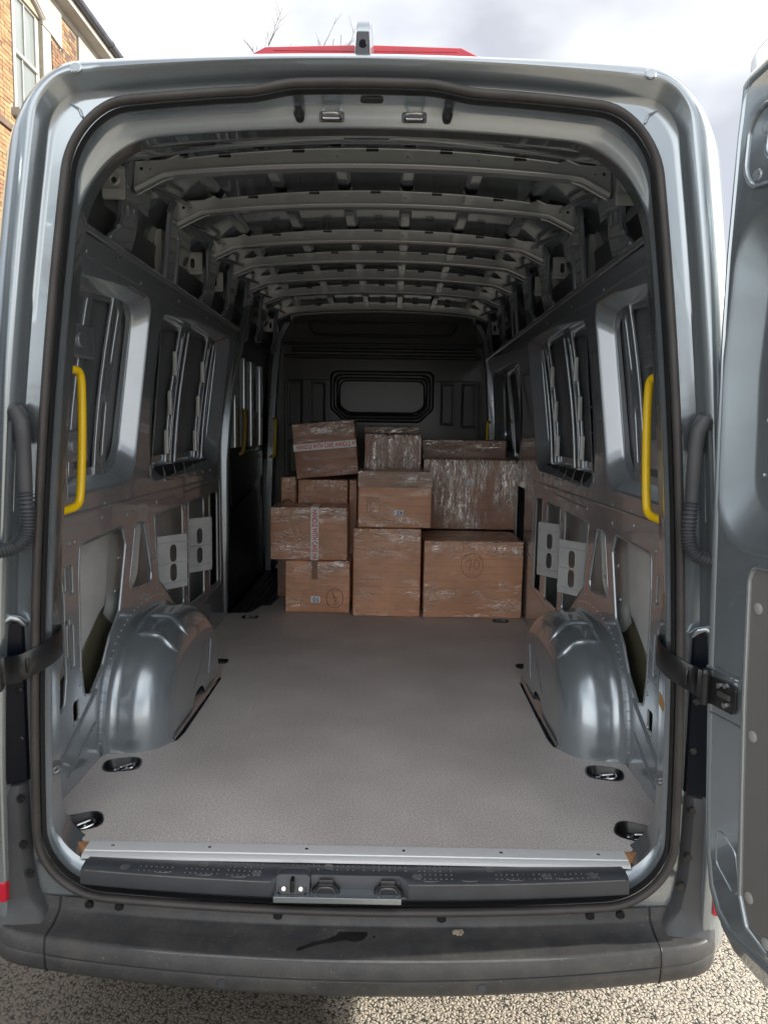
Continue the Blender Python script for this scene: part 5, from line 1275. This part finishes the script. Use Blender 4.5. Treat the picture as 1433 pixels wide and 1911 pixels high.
# grit in the step corner
b = MB(); rg = random.Random(5)
for k in range(150):
    x = rg.choice((rg.uniform(-.6, .6), rg.gauss(-.04, .03), rg.gauss(.30, .08))); y = -.037-abs(rg.gauss(0, .012))+.04*x*x; r_ = rg.uniform(.0006, .0016); z = -.1515
    b.poly([(x-r_, y-r_, z), (x+r_, y-r_*.6, z), (x+r_*.3, y+r_, z), (x, y, z+r_*1.6)], [(0, 1, 3), (1, 2, 3), (2, 0, 3)])
o = b.build('grit', STONE, None, smooth=False); tag(o, 'scattered pale grit in the inner corner of the bumper step', 'grit', kind='stuff')

# ================================================================== BUILDING
BX = -6.5
bld = empty('brick_house', (BX, 14, GZ)); BO = Vector((BX, 14, GZ))
tag(bld, 'yellow brick terraced house with white sash windows and a dark gutter, left behind the van', 'house')
def bp(mb, name, m, parent=None, **k):
    o = mb.build(name, m, None, **k)
    if parent: o.parent = parent
    else: o.parent = bld; o.matrix_parent_inverse = Matrix.Translation(-BO)
    return o
WIN = [(11.62, 12.66, 6.62, 8.62), (14.66, 15.70, 6.62, 8.62), (18.2, 19.2, 6.62, 8.62)]
WALL = (5.0, 24.0, GZ, 9.25)
# core wall (mortar) with window openings
hs = [[(a, c), (b_, c), (b_, d_), (a, d_)] for a, b_, c, d_ in WIN]
b = MB(); b.merge(plate([(WALL[0], WALL[2]), (WALL[1], WALL[2]), (WALL[1], WALL[3]), (WALL[0], WALL[3])], hs, .3, .0005), fn=lambda c: Vector((BX-.162+c.z, c.x, c.y)))
bp(b, 'wall', MORTAR, smooth=False)
b = MB(); b.box(BX-7, BX-.4, WALL[0], WALL[1], GZ, 9.25); bp(b, 'building_core', MORTAR, smooth=False)
# render blocks (capital bands around window heads)
REND = []
def rend(y0, y1, z0, z1, pts=None):
    REND.append((y0, y1, z0, z1))
for a, b_, c, d_ in WIN:
    b = MB(); out = [(a-.38, d_-.10), (a-.38, 9.25), (b_+.84, 9.25), (b_+.84, d_-.10), (b_+.42, d_-.10+0.0), (b_+.42, d_-.16), (b_+.001, d_-.16)]
    arcp = [(b_-(b_-a)*k/12, d_+.0+.0+.16*sin(pi*k/12)) for k in range(13)]
    out = [(b_+.82, 9.25), (a-.38, 9.25), (a-.38, d_-.08), (a-.002, d_-.08)] + list(reversed(arcp)) + [(b_+.002, d_-.08), (b_+.40, d_-.08), (b_+.82, d_-.12)]
    b.merge(plate(out, [], .05, .006), fn=lambda c: Vector((BX+.012+c.z, c.x, c.y))); bp(b, 'render_band', WHITER, smooth=False)
    REND.append((a-.40, b_+.84, d_-.12, 9.3))
    for k_ in (.05, .11):
        b = MB(); b.tube([Vector((BX+.04, a-k_+((b_+k_)-(a-k_))*q/16, d_-.03+k_*.9+(.16+k_*.2)*sin(pi*q/16))) for q in range(17)], .022, 6); bp(b, 'arch_moulding', WHITER)
    b = MB(); b.box(BX-.10, BX+.028, b_+.002, b_+.34, c-.02, d_-.09, .006); bp(b, 'reveal', WHITER, smooth=False); b = MB(); b.box(BX-.10, BX+.028, a-.10, a-.002, c-.02, d_-.09, .006); bp(b, 'reveal', WHITER, smooth=False)
    REND.append((a-.11, a, c-.03, d_)); REND.append((b_, b_+.35, c-.03, d_))
    b = MB(); b.box(BX-.1, BX+.14, a-.16, b_+.20, c-.16, c-.02, .012); bp(b, 'sill', WHITER, smooth=False)
    REND.append((a-.17, b_+.22, c-.17, c))
    # sash window
    fr = MB(); X0, X1 = BX-.13, BX-.055
    fr.box(X0, X1, a, a+.07, c, d_+.1, .008); fr.box(X0, X1, b_-.07, b_, c, d_+.1, .008); fr.box(X0, X1, a, b_, d_-.03, d_+.16, .008); fr.box(X0, X1, a, b_, c-.01, c+.07, .008)
    wf = bp(fr, 'sash_window', WHITEW)
    mid = (c+d_)/2+.03
    fr = MB(); fr.box(X0+.01, X1+.02, a+.07, b_-.07, mid-.03, mid+.03, .006); fr.box(X0+.02, X1-.005, (a+b_)/2-.015, (a+b_)/2+.015, mid, d_, .004); fr.box(X0+.02, X1-.005, (a+b_)/2-.12, (a+b_)/2-.095, c+.05, mid, .004)
    fr.box(X0+.02, X1-.005, a+.065, a+.115, c+.06, d_, .004); fr.box(X0+.02, X1-.005, b_-.115, b_-.065, c+.06, d_, .004)
    m = fr.build('glazing_bar', WHITEW, wf); m.parent = wf
    fr = MB(); fr.box(X0+.03, X0+.036, a+.06, b_-.06, c+.05, d_+.1); fr.build('pane', GLASSW, wf, smooth=False)
# frieze, soffit, fascia, gutter, roof
b = MB(); b.box(BX-.05, BX+.03, WALL[0], WALL[1], 9.13, 9.26, .01); bp(b, 'frieze', WHITER, smooth=False)
REND.append((-99, 99, 9.12, 9.4))
b = MB(); b.poly([(BX-.05, WALL[0], 9.24), (BX+.30, WALL[0], 9.24), (BX+.30, WALL[1], 9.24), (BX-.05, WALL[1], 9.24), (BX-.05, WALL[0], 9.30), (BX+.30, WALL[0], 9.42), (BX+.30, WALL[1], 9.42), (BX-.05, WALL[1], 9.30)], [(0, 1, 2, 3), (4, 5, 6, 7), (0, 4, 5, 1), (1, 5, 6, 2), (2, 6, 7, 3), (3, 7, 4, 0)]); bp(b, 'soffit', WHITER, smooth=False)
b = MB(); b.tube([(BX+.37, WALL[0], 9.42), (BX+.37, WALL[1], 9.42)], .075, 14)
for yy in (12.6, 15.2, 17.8, 9.9): b.tube([(BX+.37, yy-.05, 9.42), (BX+.37, yy+.05, 9.42)], .085, 14)
bp(b, 'gutter', GUTTER)
b = MB(); b.poly([(BX+.34, WALL[0], 9.47), (BX+.34, WALL[1], 9.47), (BX-3.6, WALL[1], 11.9), (BX-3.6, WALL[0], 11.9), (BX-7.2, WALL[0], 9.47), (BX-7.2, WALL[1], 9.47)], [(0, 1, 2, 3), (3, 2, 5, 4)]); bp(b, 'roof', SLATE, smooth=False)
b = MB(); b.box(BX-.03, BX+.05, WALL[0], WALL[1], 6.16, 6.27, .01); bp(b, 'string_course', BRK[3], smooth=False); REND.append((-99, 99, 6.15, 6.28))
b = MB(); b.tube(spline([(BX+.05, 10.2, 8.35), (BX+.25, 10.9, 8.30), (BX+.22, 11.35, 8.5), (BX+.15, 11.7, 9.0)], 8), .010, 6); bp(b, 'telephone_cable', GUTTER)
# bricks
def inside(y0, y1, z0, z1):
    for a, b_, c, d_ in REND+[(q[0], q[1], q[2], q[3]) for q in WIN]:
        if y1 > a and y0 < b_ and z1 > c and z0 < d_: return True
    return False
bricks = []
row = 0; z = 4.2
while z < 9.1:
    y = 9.6+(.1125 if row % 2 else 0); k = 0
    while y < 17.6:
        ln = .215 if (k+row) % 2 == 0 else .1025
        if inside(y, y+ln, z, z+.065):
            # clip to smaller pieces at edges
            if not inside(y, y+ln*.5, z, z+.065): bricks.append((y, ln*.5, z))
            elif not inside(y+ln*.5, y+ln, z, z+.065): bricks.append((y+ln*.5, ln*.5, z))
        else: bricks.append((y, ln, z))
        y += ln+.010; k += 1
    z += .075; row += 1
def vis(bk):       # rough order of size in the picture among those above the van roof edge
    y, ln, z = bk; dd = y+1.84; u = (BX-.078)/dd; v = (z-1.14)/dd
    px = 716.5+1380*(u+.0077)/(1+.108*-v*0+.0); py = 955.5-1380*(v*.994+.108)/(1-.108*v)
    px = 716.5+1380*(u/(1-.108*v))
    inframe = -40 < px < 245 and -40 < py < 470 and py < 520-1.9*max(0, px-0)*1.0+60
    return (0 if inframe else 1, dd)
bricks.sort(key=vis)
shared = {}
rnd = random.Random(3)
def brick_mesh(ln, mi, var):
    key = (round(ln, 3), mi, var)
    if key not in shared:
        b = MB(); r2 = random.Random(hash(key) % 9999)
        b.box(-.02, .010+.002*var, 0, ln, 0, .065)
        for v in b.bm.verts: v.co += Vector((r2.uniform(-.002, .002), r2.uniform(-.003, .003), r2.uniform(-.003, .003)))
        me = bpy.data.meshes.new('brick'); bmesh.ops.recalc_face_normals(b.bm, faces=b.bm.faces[:]); b.bm.to_mesh(me); b.bm.free(); me.materials.append(BRK[mi]); shared[key] = me
    return shared[key]
rest = MB()
for i, (y, ln, z) in enumerate(bricks):
    nz = noise.noise(Vector((y*.8, z*.8, 0)))
    pool = [0, 1, 1, 0, 4, 2] if nz < .2 else [2, 3, 0, 2]
    if z > 8.3 and y > 13: pool = [2, 3, 3, 0]
    mi = rnd.choice(pool+[1]); var = rnd.choice((0, 1, 2))
    if i < 298:
        o = new_obj('brick', brick_mesh(ln, mi, var)); o.parent = bld; o.location = Vector((BX, y, z))-BO
    else:
        rest.box(BX-.02, BX+.010+.002*var, y, y+ln, z, z+.065, 0, mi=mi)
o = bp(rest, 'brickwork', BRK, smooth=False); tag(o, kind='stuff')

# ================================================================== TREE (bare twigs above the roof)
tx, ty = -3.1, 26.0
tree = empty('bare_tree', (tx, ty, GZ)); tag(tree, 'leafless winter tree whose thin twigs rise above the van roof', 'tree')
rt2 = random.Random(11)
trunk = MB(); trunk.tube([(0, 0, 0), (.1, 0, 3), (0, .1, 6), (.15, .1, 9)], [.32, .26, .2, .12], 12); trunk.build('trunk', BARK, tree)
cr = MB()
def sprig(p, q, r0, depth):
    p = Vector(p); q = Vector(q); n = 6; P = []
    for k in range(n+1):
        f = k/n; P.append(p.lerp(q, f)+Vector((rt2.uniform(-1, 1), rt2.uniform(-1, 1), 0))*(q-p).length*.028*(0 if k in (0, n) else 1))
    cr.tube(P, [r0*(1-.72*k/n) for k in range(n+1)], 5, caps=False)
    if depth == 0: return
    for k in range(3):
        b0 = P[rt2.randint(1, n-1)]; ln = (q-p).length*rt2.uniform(.25, .5)
        d_ = ((q-p).normalized()*.8+Vector((rt2.choice((-1, 1))*rt2.uniform(.4, .8), rt2.uniform(-.4, .4), .25))).normalized()
        sprig(b0, b0+d_*ln, r0*.5, depth-1)
for k in range(13):
    x = -1.75+3.6*k/12+rt2.uniform(-.15, .15); yy = rt2.uniform(-.8, .8)
    mid_ = Vector((x*.9, yy, 12.2+rt2.uniform(-.5, .5)))
    sprig((rt2.uniform(-.1, .15), .1, 5.5+rt2.uniform(0, 3.3)), mid_, .10, 1)
    sprig(mid_, (x+rt2.uniform(-.2, .2), yy, rt2.choice((14.95, 15.1, 15.25, 15.4, 15.55))), .034, 2)
cr.build('crown', BARK, tree)
